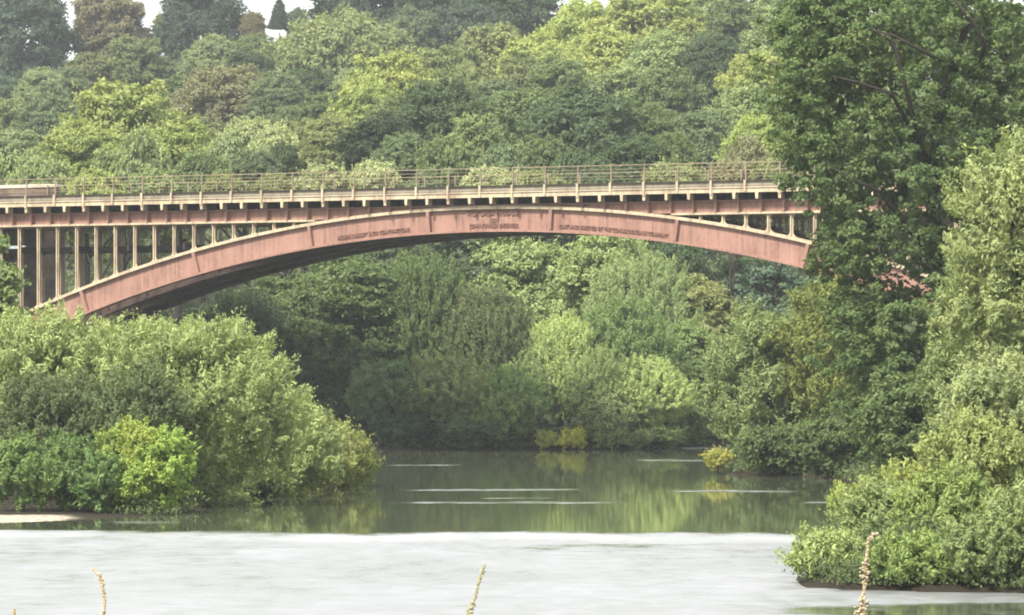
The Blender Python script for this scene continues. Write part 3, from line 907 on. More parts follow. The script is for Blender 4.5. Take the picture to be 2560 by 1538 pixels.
C = {k: (v[0] * LIFT * 1.06, v[1] * LIFT, v[2] * LIFT) for k, v in C.items()}
RG = 'trees along the ridge'
HG = 'trees on the wooded hillside'
for a in [
    # ridge, farthest
    (45, -45, 205, 520, 'oak0', 'db', 'dark bluish tree in the top left corner with sky gaps in its crown', RG),
    (300, -40, 185, 525, 'oak1', 'rb', 'olive brown tree on the ridge between two patches of sky', RG),
    (508, -60, 190, 522, 'oak2', 'db', 'dark blue-green tree on the ridge, right of the olive brown one', RG),
    (415, 34, 60, 535, 'shrub0', 'ol', 'small yellowish tree filling the skyline gap beside the dark ridge tree', RG),
    (637, 30, 50, 520, 'dome1', 'br', 'small russet topped tree on the skyline', RG),
    (697, -8, 50, 540, 'spire0', 'db', 'slim conifer spire standing against the sky', RG),
    (738, 22, 55, 540, 'shrub1', 'mb', 'faint small tree on the skyline right of the conifer spire', RG),
    (842, -70, 165, 510, 'oak3', 'dk', 'dark tree on the ridge right of the conifer spire', RG),
    (955, -95, 230, 505, 'oak4', 'db', 'tall dark tree above the olive domed tree on the ridge', RG),
    (1120, -90, 230, 495, 'oak0', 'dk', 'dark green ridge tree at the top, middle of the dark row', RG),
    (1290, -100, 250, 490, 'oak1', 'dk', 'last dark ridge tree before the yellow-green wood', RG),
    (1040, 20, 190, 470, 'oak2', 'mb', 'mid green tree in the shade below the dark ridge row', RG),
    (1180, 10, 190, 470, 'tall1', 'db', 'narrow dark tree with a shadowed foot above the yellow spur', RG),
    # upper left slope
    (880, 32, 290, 440, 'oak3', 'ol', 'large olive domed tree below the dark ridge row', HG),
    (730, 95, 170, 455, 'dome0', 'ol', 'olive tree low on the slope under the conifer spire', HG),
    (640, 80, 130, 465, 'oak4', 'md', 'mid green tree under the russet topped tree', HG),
    (545, 85, 140, 440, 'tall0', 'gg', 'pale green pointed tree in front of the dark ridge tree', HG),
    (625, 120, 90, 435, 'dome2', 'dk', 'small dark tree beside the pale green pointed tree', HG),
    (455, 145, 150, 450, 'oak0', 'mb', 'grey-green tree at the foot of the dark ridge tree', HG),
    (335, 92, 170, 445, 'oak1', 'od', 'dull olive tree under the olive brown ridge tree', HG),
    (230, 130, 150, 440, 'dome1', 'od', 'dull green tree left of the dull olive one', HG),
    (92, 165, 110, 420, 'tall2', 'gg', 'pale pointed grey-green tree near the left edge', HG),
    (175, 168, 100, 425, 'oak2', 'mb', 'small dark grey-green tree beside the pale pointed one', HG),
    (10, 180, 130, 430, 'oak4', 'db', 'dark tree at the left edge below the corner tree', HG),
    (250, 205, 150, 400, 'oak3', 'od', 'olive tree above the bright tree on the left', HG),
    (18, 245, 150, 390, 'dome0', 'ol', 'pale olive tree at the left edge of the slope', HG),
    (130, 235, 170, 385, 'oak4', 'mb', 'grey-green round tree left of the bright tree', HG),
    (585, 162, 250, 385, 'oak0', 'rb', 'tree with a rusty brown top in the middle of the left slope', HG),
    (465, 190, 140, 390, 'dome2', 'md', 'green tree left of the rusty topped one', HG),
    (705, 180, 140, 380, 'oak1', 'mb', 'greyish tree right of the rusty topped one', HG),
    (790, 165, 150, 385, 'oak2', 'dk', 'dark green tree under the olive domed tree', HG),
    (740, 265, 100, 360, 'dome1', 'md', 'mid green small tree under the greyish one', HG),
    (905, 165, 130, 375, 'oak3', 'gg', 'light grey-green tree where the yellow spur begins', HG),
    (820, 230, 120, 355, 'tall1', 'md', 'narrow green tree left of the yellow spur', HG),
    # the yellow-green spur
    (1005, 125, 240, 365, 'dome0', 'yl', 'yellow-green tree at the left end of the spur', HG),
    (930, 195, 170, 350, 'oak4', 'yl', 'yellow-green tree going down the left side of the spur', HG),
    (1110, 115, 170, 375, 'oak1', 'ol', 'olive tree on the crest of the spur', HG),
    (1235, 62, 230, 395, 'dome2', 'ol', 'broad olive tree on the crest right of the first', HG),
    (1355, 85, 210, 385, 'oak2', 'yl', 'bright tree under the broad olive tree on the crest', HG),
    (1450, -5, 230, 405, 'oak3', 'yl', 'yellow-green tree touching the top of the photo beside the dark row', HG),
    (1600, -30, 260, 400, 'dome1', 'yl', 'brightest yellow-green tree at the top of the photo', HG),
    (1745, -30, 230, 405, 'oak0', 'lt', 'light green tree at the top right of the yellow wood', HG),
    (1860, -20, 190, 395, 'oak1', 'md', 'green tree at the top beside the big dark tree', HG),
    (1530, 75, 250, 375, 'dome0', 'yl', 'yellow tree below the brightest one', HG),
    (1680, 75, 220, 370, 'oak4', 'lt', 'light green tree below and right of the brightest one', HG),
    (1810, 85, 150, 365, 'tall0', 'dk', 'dark narrow tree in the wood near the big dark tree', HG),
    (1895, 130, 170, 350, 'dome2', 'yl', 'yellow-green tree just left of the big dark tree', HG),
    (1180, 165, 180, 350, 'oak0', 'ol', 'olive tree in the middle of the spur', HG),
    (1300, 140, 180, 345, 'oak3', 'od', 'dull olive tree below the crest', HG),
    (1420, 135, 170, 340, 'tall2', 'md', 'mid green tree in the middle of the wood', HG),
    (1550, 150, 190, 335, 'oak1', 'lt', 'light green tree above the big dark oak', HG),
    (1690, 165, 190, 330, 'oak2', 'md', 'mid green tree right of the light one above the oak', HG),
    (1835, 215, 190, 315, 'dome1', 'lt', 'light green tree above the railing beside the big dark tree', HG),
    (1080, 255, 150, 320, 'oak3', 'lt', 'light green tree above the dark pair at the bridge', HG),
    (990, 235, 140, 325, 'dome2', 'ol', 'olive tree on the lower left of the spur', HG),
    (1260, 200, 140, 325, 'tall1', 'mb', 'grey-green tree in the centre of the wood', HG),
    (1990, -40, 220, 380, 'oak2', 'lt', 'light green tree at the top, seen through the left twigs of the big dark tree', HG),
    (2150, 30, 240, 360, 'oak3', 'yl', 'bright foliage seen behind the fork of the big dark tree', HG),
    (2330, -30, 260, 370, 'oak4', 'lt', 'light green tree seen behind the right limbs of the big dark tree', HG),
    (2520, 10, 260, 365, 'dome1', 'ol', 'olive tree seen behind the top right of the big dark tree', HG),
    (2080, 230, 240, 310, 'dome0', 'lt', 'light green tree seen through the lower left of the big dark tree', HG),
    (2300, 220, 260, 315, 'oak1', 'md', 'mid green tree seen through the middle of the big dark tree', HG),
    (2520, 230, 240, 315, 'oak0', 'md', 'mid green tree behind the top of the pale right willow', HG),
    # lower wood behind the bridge
    (1105, 195, 230, 290, 'oak1', 'dk', 'big dark oak behind the bridge, left one', HG),
    (1290, 225, 230, 288, 'oak2', 'md', 'mid green oak between the two dark oaks', HG),
    (1480, 215, 270, 284, 'oak0', 'dk', 'big dark oak behind the bridge, right one', HG),
    (1620, 250, 200, 286, 'oak4', 'md', 'mid green oak right of the right dark oak', HG),
    (1755, 275, 180, 284, 'dome0', 'mb', 'grey-green tree above the right end of the railing', HG),
    (945, 280, 170, 270, 'oak3', 'vd', 'very dark tree standing behind the deck', HG),
    (1015, 330, 150, 262, 'dome1', 'mb', 'blue-green small tree right of the very dark one', HG),
    (1190, 285, 150, 268, 'oak4', 'lt', 'light green small tree between the oaks', HG),
    (1130, 350, 130, 258, 'shrub2', 'md', 'mid green bush under the light small tree', HG),
    (1350, 335, 160, 262, 'dome2', 'md', 'mid green low tree in front of the oaks', HG),
    (1245, 370, 130, 254, 'shrub1', 'mb', 'low grey-green bush in front of the oaks', HG),
    (1570, 335, 170, 260, 'dome0', 'dk', 'dark low tree in front of the right dark oak', HG),
    (1690, 330, 150, 262, 'dome1', 'md', 'mid green low tree above the right of the deck', HG),
    (1470, 375, 120, 250, 'shrub0', 'dk', 'dark low bush above the middle of the railing', HG),
    (1890, 285, 170, 270, 'tall0', 'yl', 'yellowish tree partly behind the big dark tree', HG),
    (1880, 345, 110, 255, 'shrub3', 'rb', 'brownish pink bush above the right end of the railing', HG),
    # lower left
    (350, 203, 300, 292, 'oak3', 'yl', 'big bright yellow-green tree above the left part of the bridge', HG),
    (215, 300, 200, 282, 'dome1', 'yl', 'yellow-green lower tree left of the big bright one', HG),
    (440, 300, 200, 280, 'dome2', 'yl', 'yellow-green lower tree right of the big bright one', HG),
    (320, 330, 170, 268, 'shrub3', 'lt', 'light green bush at the foot of the big bright tree', HG),
    (505, 285, 150, 305, 'oak1', 'od', 'dull olive tree right of the big bright tree', HG),
    (618, 290, 150, 285, 'dome0', 'pl', 'pale whitish green tree above the left of the arch', HG),
    (690, 320, 110, 280, 'shrub2', 'pl', 'smaller pale green bush beside the whitish one', HG),
    (560, 350, 120, 272, 'shrub1', 'gg', 'pale grey-green bush left of the whitish tree', HG),
    (640, 375, 130, 262, 'dome2', 'mb', 'dark green bush under the whitish tree', HG),
    (760, 300, 150, 290, 'oak2', 'ol', 'olive tree right of the whitish tree', HG),
    (840, 285, 150, 284, 'oak4', 'ol', 'brownish olive tree left of the very dark one', HG),
    (712, 362, 70, 268, 'shrub1', 'dk', 'tiny dark bush beside the whitish tree', HG),
    (65, 325, 170, 320, 'dome1', 'gg', 'pale grey-green tree low at the left edge', HG),
    (15, 385, 150, 275, 'shrub0', 'lt', 'pale lime bush above the wall at the left edge', HG),
    (130, 390, 150, 270, 'shrub2', 'lt', 'lime bush above the end of the stone wall', HG),
    (500, 385, 120, 262, 'shrub3', 'md', 'mid green bush behind the left railing', HG),
    # pale scrub whose tops show through the railing
    (240, 430, 130, 246, 'shrub0', 'yl', 'yellowish scrub behind the railing next to the stone wall', 'scrub behind the railing'),
    (390, 428, 140, 246, 'shrub1', 'lt', 'light green scrub behind the railing under the big bright tree', 'scrub behind the railing'),
    (560, 436, 130, 244, 'shrub2', 'ol', 'olive scrub behind the railing, left of the pale tufts', 'scrub behind the railing'),
    (690, 440, 120, 243, 'shrub3', 'ol', 'brownish low scrub behind the railing above the left flank', 'scrub behind the railing'),
    (812, 412, 115, 242, 'shrub0', 'pl', 'cream green tuft of scrub behind the railing, left of two', 'scrub behind the railing'),
    (945, 404, 120, 242, 'shrub1', 'pl', 'cream green tuft of scrub behind the railing, right of two', 'scrub behind the railing'),
    (1060, 440, 120, 243, 'shrub2', 'mb', 'dark low scrub behind the railing over the crown', 'scrub behind the railing'),
    (1230, 420, 150, 243, 'shrub3', 'pl', 'pale scrub behind the railing just right of the crown', 'scrub behind the railing'),
    (1350, 428, 130, 244, 'shrub0', 'ol', 'olive scrub behind the railing right of the pale one', 'scrub behind the railing'),
    (1520, 430, 150, 245, 'shrub1', 'dk', 'dark scrub behind the railing with bare gaps', 'scrub behind the railing'),
    (1690, 408, 170, 244, 'shrub2', 'ol', 'yellow olive scrub behind the railing on the right', 'scrub behind the railing'),
    (1820, 405, 150, 243, 'shrub3', 'rb', 'reddish olive scrub behind the last railing posts', 'scrub behind the railing'),
    (1935, 390, 140, 242, 'shrub0', 'ol', 'olive scrub where the railing enters the big dark tree', 'scrub behind the railing'),
]:
    small = 'scrub' in a[7]
    a = list(a); k_ = 0.12 if a[5] in ('dk', 'vd', 'db') or (a[5] == 'yl' and a[0] > 880) else 0.28; a[5] = tuple((q * (1 - k_) + g_ * k_) * 1.14 for q, g_ in zip(C[a[5]], (0.162, 0.208, 0.090))) if a[7] != RG else C[a[5]]
    tree(*a[:7], cat='scrub' if small else 'tree', group=a[7],
         name='scrub_bush' if small else ('conifer_tree' if a[4] == 'spire0' else 'woodland_tree'), hmax=1.0 if small else 1.5)

C = {k: tuple(q for q in v) for k, v in C.items()}
BG = 'trees on the far bank under the arch'
for a in [
    (590, 745, 230, 243, 'tall2', 'dk', 'dark tree under the left flank of the arch'),
    (700, 690, 260, 238, 'oak0', 'md', 'mid green tree under the arch, leftmost big crown'),
    (860, 620, 250, 240, 'oak3', 'md', 'olive green tall tree under the arch left of the crown'),
    (1010, 590, 240, 243, 'tall0', 'mb', 'grey-green tall tree under the middle of the arch, left'),
    (1170, 575, 260, 245, 'oak1', 'mb', 'grey-green tall tree touching the soffit in the middle'),
    (1340, 575, 260, 242, 'oak2', 'lt', 'pale topped tree under the right of the middle panel'),
    (1530, 570, 270, 240, 'oak4', 'lt', 'largest pale green tree under the right panel'),
    (1620, 640, 220, 236, 'willow0', 'lt', 'light green tree standing forward of the pale trees'),
    (1740, 690, 210, 238, 'oak3', 'ol', 'yellow olive tree under the right flank'),
    (1700, 600, 200, 252, 'oak0', 'dk', 'dark tree behind the pale trees under the right flank'),
    (1840, 640, 220, 250, 'tall1', 'dk', 'very tall dark tree under the right flank'),
    (1900, 655, 200, 244, 'oak1', 'db', 'dark blue-green round tree under the right end'),
    (2020, 700, 240, 243, 'oak2', 'mb', 'mid dark tree right of the round dark one'),
    (640, 735, 190, 231, 'willow1', 'dk', 'upright dark willow next to the big willow mound'),
    (785, 690, 190, 232, 'tall0', 'md', 'upright green tree right of the upright dark willow'),
    (905, 655, 200, 231, 'willow2', 'md', 'leafy willow in front of the olive tall tree'),
    (1060, 640, 230, 232, 'willow0', 'md', 'tall grey-green willow in the middle of the far bank'),
    (1235, 720, 200, 231, 'willow2', 'od', 'dull willow standing left behind the bright willow'),
    (1560, 760, 220, 231, 'willow1', 'md', 'mid green willow behind the two bright ones'),
    (1700, 800, 170, 234, 'tall2', 'md', 'mid green tree above the right bright shrub'),
    (980, 900, 190, 227.5, 'dome0', 'dk', 'dark overhanging shrub at the water under the arch'),
    (1110, 890, 230, 228, 'willow2', 'od', 'dull overhanging willow at the water in the middle'),
    (1260, 930, 190, 227.5, 'willow1', 'md', 'mid green overhanging willow left of the bright one'),
    (1405, 795, 165, 230, 'willow0', 'bg', 'bright upright willow on the far bank'),
    (1345, 850, 150, 229.6, 'willow2', 'lt', 'light green willow crown leaning left of the bright willow'),
    (1490, 880, 150, 229.4, 'willow1', 'lt', 'light green lower crown right of the bright willow'),
    (1620, 905, 200, 230, 'willow1', 'bg', 'bright rounded shrub on the far bank right of the willow'),
    (1510, 985, 140, 228.5, 'shrub1', 'lt', 'light green shrub between the two bright ones'),
    (1715, 990, 130, 232, 'shrub2', 'md', 'mid green low shrub at the right end of the far bank'),
    (1790, 1000, 130, 238, 'shrub3', 'dk', 'dark low shrub above the pale streak of water'),
    (1640, 1070, 120, 229, 'shrub1', 'md', 'low green clump at the water right of the pale clump'),
    (1190, 1040, 150, 226.8, 'shrub0', 'dk', 'dark low clump at the water in the middle'),
    (1010, 1030, 130, 226.5, 'shrub2', 'vd', 'very dark low clump at the water by the left mound'),
]:
    a = list(a)
    cc = C[a[5]] if isinstance(a[5], str) else a[5]
    a[5] = tuple(q * (0.9 if a[0] < 1290 and a[1] < 620 else 1.15 if a[0] < 1290 and a[1] < 800 else 2.2 if a[0] < 1290 and a[5] in ('dk', 'od', 'md', 'mb', 'vd') else 1.7 if a[5] in ('dk', 'od', 'md', 'mb', 'db') else 1.25 if isinstance(a[5], str) else 1.0) for q in cc)  # leaf colours lifted to make up for the bridge's shadow on low trees
    if a[1] >= 880 and a[3] < 232: a[3] -= 1.6
    w = 'willow' in a[4] and a[1] < 1060; s = 'shrub' in a[4] or a[1] > 1060
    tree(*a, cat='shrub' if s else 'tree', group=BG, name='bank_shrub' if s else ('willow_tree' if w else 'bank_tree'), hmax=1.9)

# ------------------------------------------------------------------ nearer trees, each with a crown of its own
def big(name, px, Y, base_py, W, D, H, col, label, cat, seed, style, leaf, clump, per, lobes, group=None, lift=0.0, extra=None, aspect=0.5, cover=1.5,
        ragged=0.22, gap=0.1, limbs=None, holes=(), tr=0.2, z=None, th=0.75):
    p = at(px, base_py, Y)
    gz = float(ground_z(p.x, Y)[0]) if z is None else z
    root = tag(empty(name, (p.x, Y, gz)), label, cat, group)
    c = link('crown', crown('crown', W, D, H, seed, style, leaf=leaf, clump=clump, per=per, lobes=lobes, aspect=aspect, cover=cover, ragged=ragged,
                            gap=gap, base=lift, extra=extra, holes=holes), None, root)
    c.color = (*C[col], 1) if isinstance(col, str) else (*col, 1)
    if limbs:
        mb = MB()
        for pts, rr in limbs: mb.tube(pts, rr, 7)
        mb.build('trunk', M['bark'], root, smooth=True)
    else:
        t = link('trunk', trunk_mesh(H * th + lift, tr, seed), None, root)
    return root


LB = 'willows on the left bank'
big('willow_tree', 462, 137, 1250, 7.2, 6.0, 6.85, 'bg', 'broad domed willow mound in the middle of the left bank', 'tree', 201, 'willow', 0.178, 0.342, 67, 34, LB, aspect=0.26, ragged=0.34, lift=-0.9, z=0.2, holes=[((-1.3, -2.5, 3.6), (0.85, 1.6, 0.7)), ((0.4, -2.6, 2.2), (0.9, 1.3, 0.6)), ((-0.2, -2.2, 0.6), (0.8, 1.8, 0.9))])
big('willow_tree', 110, 138, 1250, 5.6, 5.0, 5.95, 'bg', 'bright willow at the left edge under the bridge posts', 'tree', 202, 'willow', 0.178, 0.342, 67, 26, LB, aspect=0.3, ragged=0.3, z=0.2)
big('willow_tree', 672, 147, 1220, 4.4, 4.2, 4.35, 'bg', 'willow sloping down to the water on the right of the mound', 'tree', 203, 'willow', 0.178, 0.323, 64, 22, LB, aspect=0.3, ragged=0.3, lift=-0.9, z=0.05)
big('willow_tree', 848, 158, 1210, 2.5, 2.8, 3.0, (0.27, 0.31, 0.09), 'yellowish low willow hanging over the water at the tip of the left bank', 'tree', 204, 'willow', 0.163, 0.285, 59, 12, LB, aspect=0.3, ragged=0.3, lift=-0.9, z=0.05)
big('willow_tree', 752, 153, 1210, 2.9, 3.0, 3.45, 'ol', 'olive willow between the sloping willow and the yellowish tip', 'tree', 205, 'willow', 0.163, 0.304, 59, 14, LB, aspect=0.3, ragged=0.3, lift=-0.9, z=0.05)
big('willow_tree', 290, 141, 1250, 4.2, 4.0, 5.5, 'bg', 'willow top between the left edge willow and the mound', 'tree', 206, 'willow', 0.178, 0.342, 62, 18, LB, aspect=0.3, ragged=0.3, z=0.3)
big('willow_tree', 340, 133.5, 1270, 3.4, 3.0, 4.0, (0.13, 0.17, 0.07), 'shaded willow growth behind the yellow-green weeds', 'tree', 207, 'willow', 0.163, 0.323, 62, 14, LB, aspect=0.3, z=0.3)
big('willow_tree', 150, 133.5, 1270, 4.0, 3.2, 3.9, (0.13, 0.165, 0.07), 'olive shaded willow behind the dark nettles', 'tree', 208, 'willow', 0.163, 0.323, 62, 14, LB, aspect=0.3, z=0.3)
big('young_tree', -12, 150, 1200, 2.0, 2.0, 9.0, 'lt', 'narrow light tree at the left edge in front of the first bridge post', 'tree', 209, 'tall', 0.192, 0.342, 54, 12, aspect=0.5, z=0.5)
FG = 'weeds along the far waterline'
for (px, W, H, col, lab, sd) in [
    (1432, 1.5, 0.95, (0.55, 0.58, 0.10), 'yellow flowering clump at the water under the bright willow', 251),
    (1368, 1.0, 0.85, (0.42, 0.47, 0.11), 'small lime clump just left of the yellow flowering clump', 252),
    (1525, 1.9, 1.25, (0.30, 0.37, 0.13), 'pale green clump at the water right of the yellow flowering clump', 253),
    (1590, 1.5, 0.8, (0.24, 0.30, 0.11), 'lower green clump right of the pale one at the far waterline', 254),
]:
    big('weed_clump', px, 225.6, 1120, W, 1.0, H, col, lab, 'weeds', sd, 'willow', 0.17, 0.17, 40, 9, FG, aspect=0.34, ragged=0.5, gap=0.3, z=0.0, tr=0.02)
WG = 'waterside weeds at the left'
for (px, Y, W, H, col, lab, sd) in [
    (60, 128.6, 2.3, 2.1, (0.17, 0.26, 0.08), 'mid green nettle clump above the shingle at the left edge', 221),
    (170, 129.2, 2.2, 2.2, (0.145, 0.225, 0.075), 'deep green nettle clump right of the left edge one', 222),
    (290, 130.2, 1.9, 2.5, (0.25, 0.33, 0.08), 'light green weeds between the nettles and the yellow ones', 223),
    (345, 129.8, 1.5, 2.5, (0.33, 0.40, 0.085), 'tall yellow topped weeds, left of the two yellow clumps', 224),
    (415, 129.6, 1.4, 2.35, (0.28, 0.40, 0.085), 'yellow-green weed clump curving down to the water', 225),
    (240, 128.9, 1.4, 1.6, (0.155, 0.25, 0.08), 'low deep green clump in front of the light green weeds', 226),
    (330, 129.5, 1.2, 1.3, (0.27, 0.38, 0.08), 'low light clump at the water under the tall yellow weeds', 227),
]:
    big('weed_clump', px, Y, 1290, W, 1.6, H, col, lab, 'weeds', sd, 'willow', 0.148, 0.209, 54, 12, WG, aspect=0.36, ragged=0.35, z=0.12, tr=0.03)

# the big dark tree at the right, its limbs drawn where the photograph shows them
def rel(px, py, Y, root):
    q = at(px, py, Y)
    return (q.x - root[0], q.y - root[1], q.z - root[2])
TY = 152.0
r0 = at(2350, 1190, TY); r0.z = 1.2
R_ = lambda px, py, dy=0.0: rel(px, py, TY + dy, r0)
limbs = [
    ([(0, 0, -1.5), (0.1, 0, 2.0), (0.2, -0.3, 5.5), R_(2330, 500, -1), R_(2350, 250, -2), R_(2420, 60, -2.5), R_(2380, -80, -2.5)], [0.42, 0.36, 0.30, 0.25, 0.18, 0.12, 0.05]),
    ([R_(2330, 520, -1), R_(2275, 260, -3.5), R_(2235, 110, -4.2), R_(2180, 70, -4.2)], [0.2, 0.14, 0.09, 0.03]),
    ([R_(2400, 180, -2.5), R_(2330, 140, -4.2), R_(2235, 90, -4.4), R_(2170, 72, -4.4)], [0.13, 0.11, 0.08, 0.03]),
    ([R_(2330, 420, -1), R_(2230, 235, -4.0), R_(2140, 205, -4.6), R_(2080, 190, -4.6)], [0.16, 0.11, 0.08, 0.03]),
    ([R_(2450, 160, -2.4), R_(2462, 110, -4.2), R_(2425, 45, -4.4), R_(2370, -20, -4.4)], [0.12, 0.13, 0.11, 0.06]),
    ([R_(2330, 640, -1), R_(2200, 480, -2.5), R_(2080, 420, -3.0)], [0.2, 0.12, 0.04]),
    ([R_(2340, 800, -1), R_(2480, 600, -2.5), R_(2560, 420, -3.0)], [0.24, 0.16, 0.05]),
]
limbs = [limbs[0]] + [(p_, [q * 0.62 for q in r_]) for p_, r_ in limbs[1:]]
ex = []
for (px, py, dy, rx, ry, rz) in [(2350, 150, 0.3, 4.6, 3.6, 3.3), (2120, 250, -0.5, 2.4, 2.4, 3.2), (2300, 430, -0.3, 3.9, 3.2, 2.8), (2520, 300, 0, 3.4, 3.2, 3.6),
                                  (2190, 630, -0.4, 1.9, 2.2, 2.1), (2330, 720, 0, 3.0, 2.8, 2.6), (2220, 900, -0.2, 2.0, 2.2, 2.4), (2400, 980, 0, 3.2, 2.6, 2.6),
                                  (2240, 1080, -0.6, 1.6, 1.8, 1.6), (2560, 700, 0.5, 3, 3, 4), (2080, 60, -0.5, 1.7, 2.0, 2.0), (2040, 440, -0.5, 0.9, 1.3, 1.2)]:
    ex.append((R_(px, py, dy), (rx, ry, rz)))
big('alder_tree', 2350, TY, 1190, 11, 8, 18, (0.112, 0.168, 0.055), 'big dark tree with bare black limbs in front of the right end of the bridge', 'tree', 231, 'oak', 0.15, 0.30, 80, 80, aspect=0.55,
    cover=1.0, ragged=0.34, gap=0.32, limbs=limbs, extra=ex, z=1.2,
    holes=[(R_(2262, 712, -2.5), (0.75, 4.5, 0.8)), (R_(2215, 490, -2.2), (0.6, 3, 0.3)), (R_(2240, 130, -3.4), (1.3, 1.6, 0.45)), (R_(2160, 208, -3.4), (1.2, 1.6, 0.4)), (R_(2440, 70, -3.6), (0.5, 1.5, 0.9))])
RB = 'shrubs and trees on the right bank'
big('willow_tree', 1930, 180, 1190, 5.8, 5.0, 7.8, 'lt', 'light green willow overhanging the water at the right end of the arch', 'tree', 232, 'willow', 0.2, 0.38, 62, 26, RB, aspect=0.36, ragged=0.3, lift=-0.9, z=0.0)
big('willow_tree', 2075, 178, 1190, 4.0, 4.0, 7.9, (0.20, 0.235, 0.06), 'yellowish upright willow leaning on the big dark tree', 'tree', 233, 'willow', 0.2, 0.38, 59, 18, RB, aspect=0.36, ragged=0.3, z=0.2)
big('bank_shrub', 1950, 172.5, 1190, 3.6, 2.4, 1.9, 'md', 'mid green shrub skirting the water under the overhanging willow', 'shrub', 234, 'dome', 0.178, 0.304, 54, 12, RB, ragged=0.3, z=0.05, tr=0.06)
big('bank_shrub', 2080, 168, 1190, 2.8, 2.4, 2.4, 'md', 'deeper green shrub at the water below the big dark tree', 'shrub', 235, 'dome', 0.178, 0.304, 54, 12, RB, ragged=0.3, z=0.1, tr=0.06)
big('reed_clump', 1795, 176.0, 1160, 0.8, 0.8, 0.85, 'yy', 'small yellow reed clump at the water left of the overhanging willow', 'reeds', 236, 'willow', 0.163, 0.19, 45, 6, RB, aspect=0.3, z=0.02, tr=0.02)
big('willow_tree', 2570, 122, 1000, 4.7, 4.4, 8.5, (0.29, 0.34, 0.135), 'pale grey-green willow at the right edge, lit from above', 'tree', 237, 'willow', 0.178, 0.361, 62, 26, RB, aspect=0.36, ragged=0.32, z=1.4, lift=1.2)
big('willow_tree', 2420, 126, 1100, 2.6, 2.6, 6.2, 'lt', 'green upright willow filling the foot of the pale one', 'tree', 238, 'willow', 0.163, 0.323, 59, 14, RB, aspect=0.36, ragged=0.3, z=1.3)
big('bank_shrub', 2290, 134, 1180, 3.6, 3.0, 3.6, 'md', 'dark green ivy covered shrub below the big dark tree', 'shrub', 239, 'dome', 0.163, 0.304, 56, 14, RB, ragged=0.3, z=0.7, tr=0.06)
big('bank_shrub', 2520, 104, 1300, 2.9, 2.8, 3.6, (0.27, 0.32, 0.14), 'pale grey-green shrub at the right edge under the pale willow', 'shrub', 240, 'willow', 0.141, 0.257, 59, 14, RB, aspect=0.36, ragged=0.32, z=1.1, tr=0.06)
big('bank_shrub', 2290, 103, 1330, 3.0, 2.6, 1.35, (0.30, 0.345, 0.095), 'yellow-green spreading shrub on the right bank', 'shrub', 241, 'willow', 0.141, 0.247, 59, 14, RB, aspect=0.36, ragged=0.34, z=0.6, tr=0.06)
big('bank_shrub', 2175, 112, 1300, 2.0, 2.0, 1.1, (0.30, 0.36, 0.09), 'light yellow shrub poking out above the water on the right', 'shrub', 242, 'willow', 0.141, 0.228, 56, 10, RB, aspect=0.36, ragged=0.34, z=0.2, tr=0.05)
big('bank_shrub', 2080, 89, 1500, 1.7, 1.7, 1.05, 'bg', 'bright green bush leaning over the water at the lower right', 'shrub', 243, 'willow', 0.118, 0.19, 59, 12, RB, aspect=0.4, ragged=0.34, z=0.12, lift=-0.15, tr=0.04)
big('bank_shrub', 2370, 91, 1500, 2.2, 2.0, 1.7, (0.25, 0.32, 0.10), 'light green shrub in the middle of the lower right bank', 'shrub', 244, 'willow', 0.126, 0.218, 59, 12, RB, aspect=0.4, ragged=0.34, z=0.5, tr=0.05)
big('bank_shrub', 2330, 86.5, 1500, 2.6, 1.3, 1.15, (0.22, 0.30, 0.09), 'low pale shrub with a dark undercut bank beneath', 'shrub', 245, 'willow', 0.111, 0.171, 54, 10, RB, aspect=0.4, ragged=0.34, z=0.25, lift=-0.3, tr=0.04)
big('bank_shrub', 2570, 86.6, 1500, 1.9, 1.8, 2.1, (0.24, 0.30, 0.12), 'pale green shrub in the bottom right corner', 'shrub', 246, 'willow', 0.118, 0.209, 56, 10, RB, aspect=0.4, ragged=0.3, z=0.4, lift=-0.4, tr=0.05)
big('bank_shrub', 2480, 86.1, 1500, 2.0, 1.4, 1.5, 'lt', 'light green shrub hanging over the dark undercut near the corner', 'shrub', 248, 'willow', 0.115, 0.17, 56, 10, RB, aspect=0.4, ragged=0.34, z=0.3, lift=-0.35, tr=0.04)
big('bank_shrub', 2440, 99, 1300, 2.4, 2.2, 2.5, (0.29, 0.34, 0.12), 'pale yellow-green shrub rising behind the spreading one on the right bank', 'shrub', 249, 'willow', 0.14, 0.25, 58, 12, RB, aspect=0.34, ragged=0.36, z=0.8, tr=0.05)
big('bank_shrub', 2220, 96, 1400, 2.0, 2.0, 1.35, 'lt', 'light green shrub behind the tall seed spike', 'shrub', 247, 'willow', 0.126, 0.218, 56, 10, RB, aspect=0.4, ragged=0.3, z=0.4, tr=0.05)

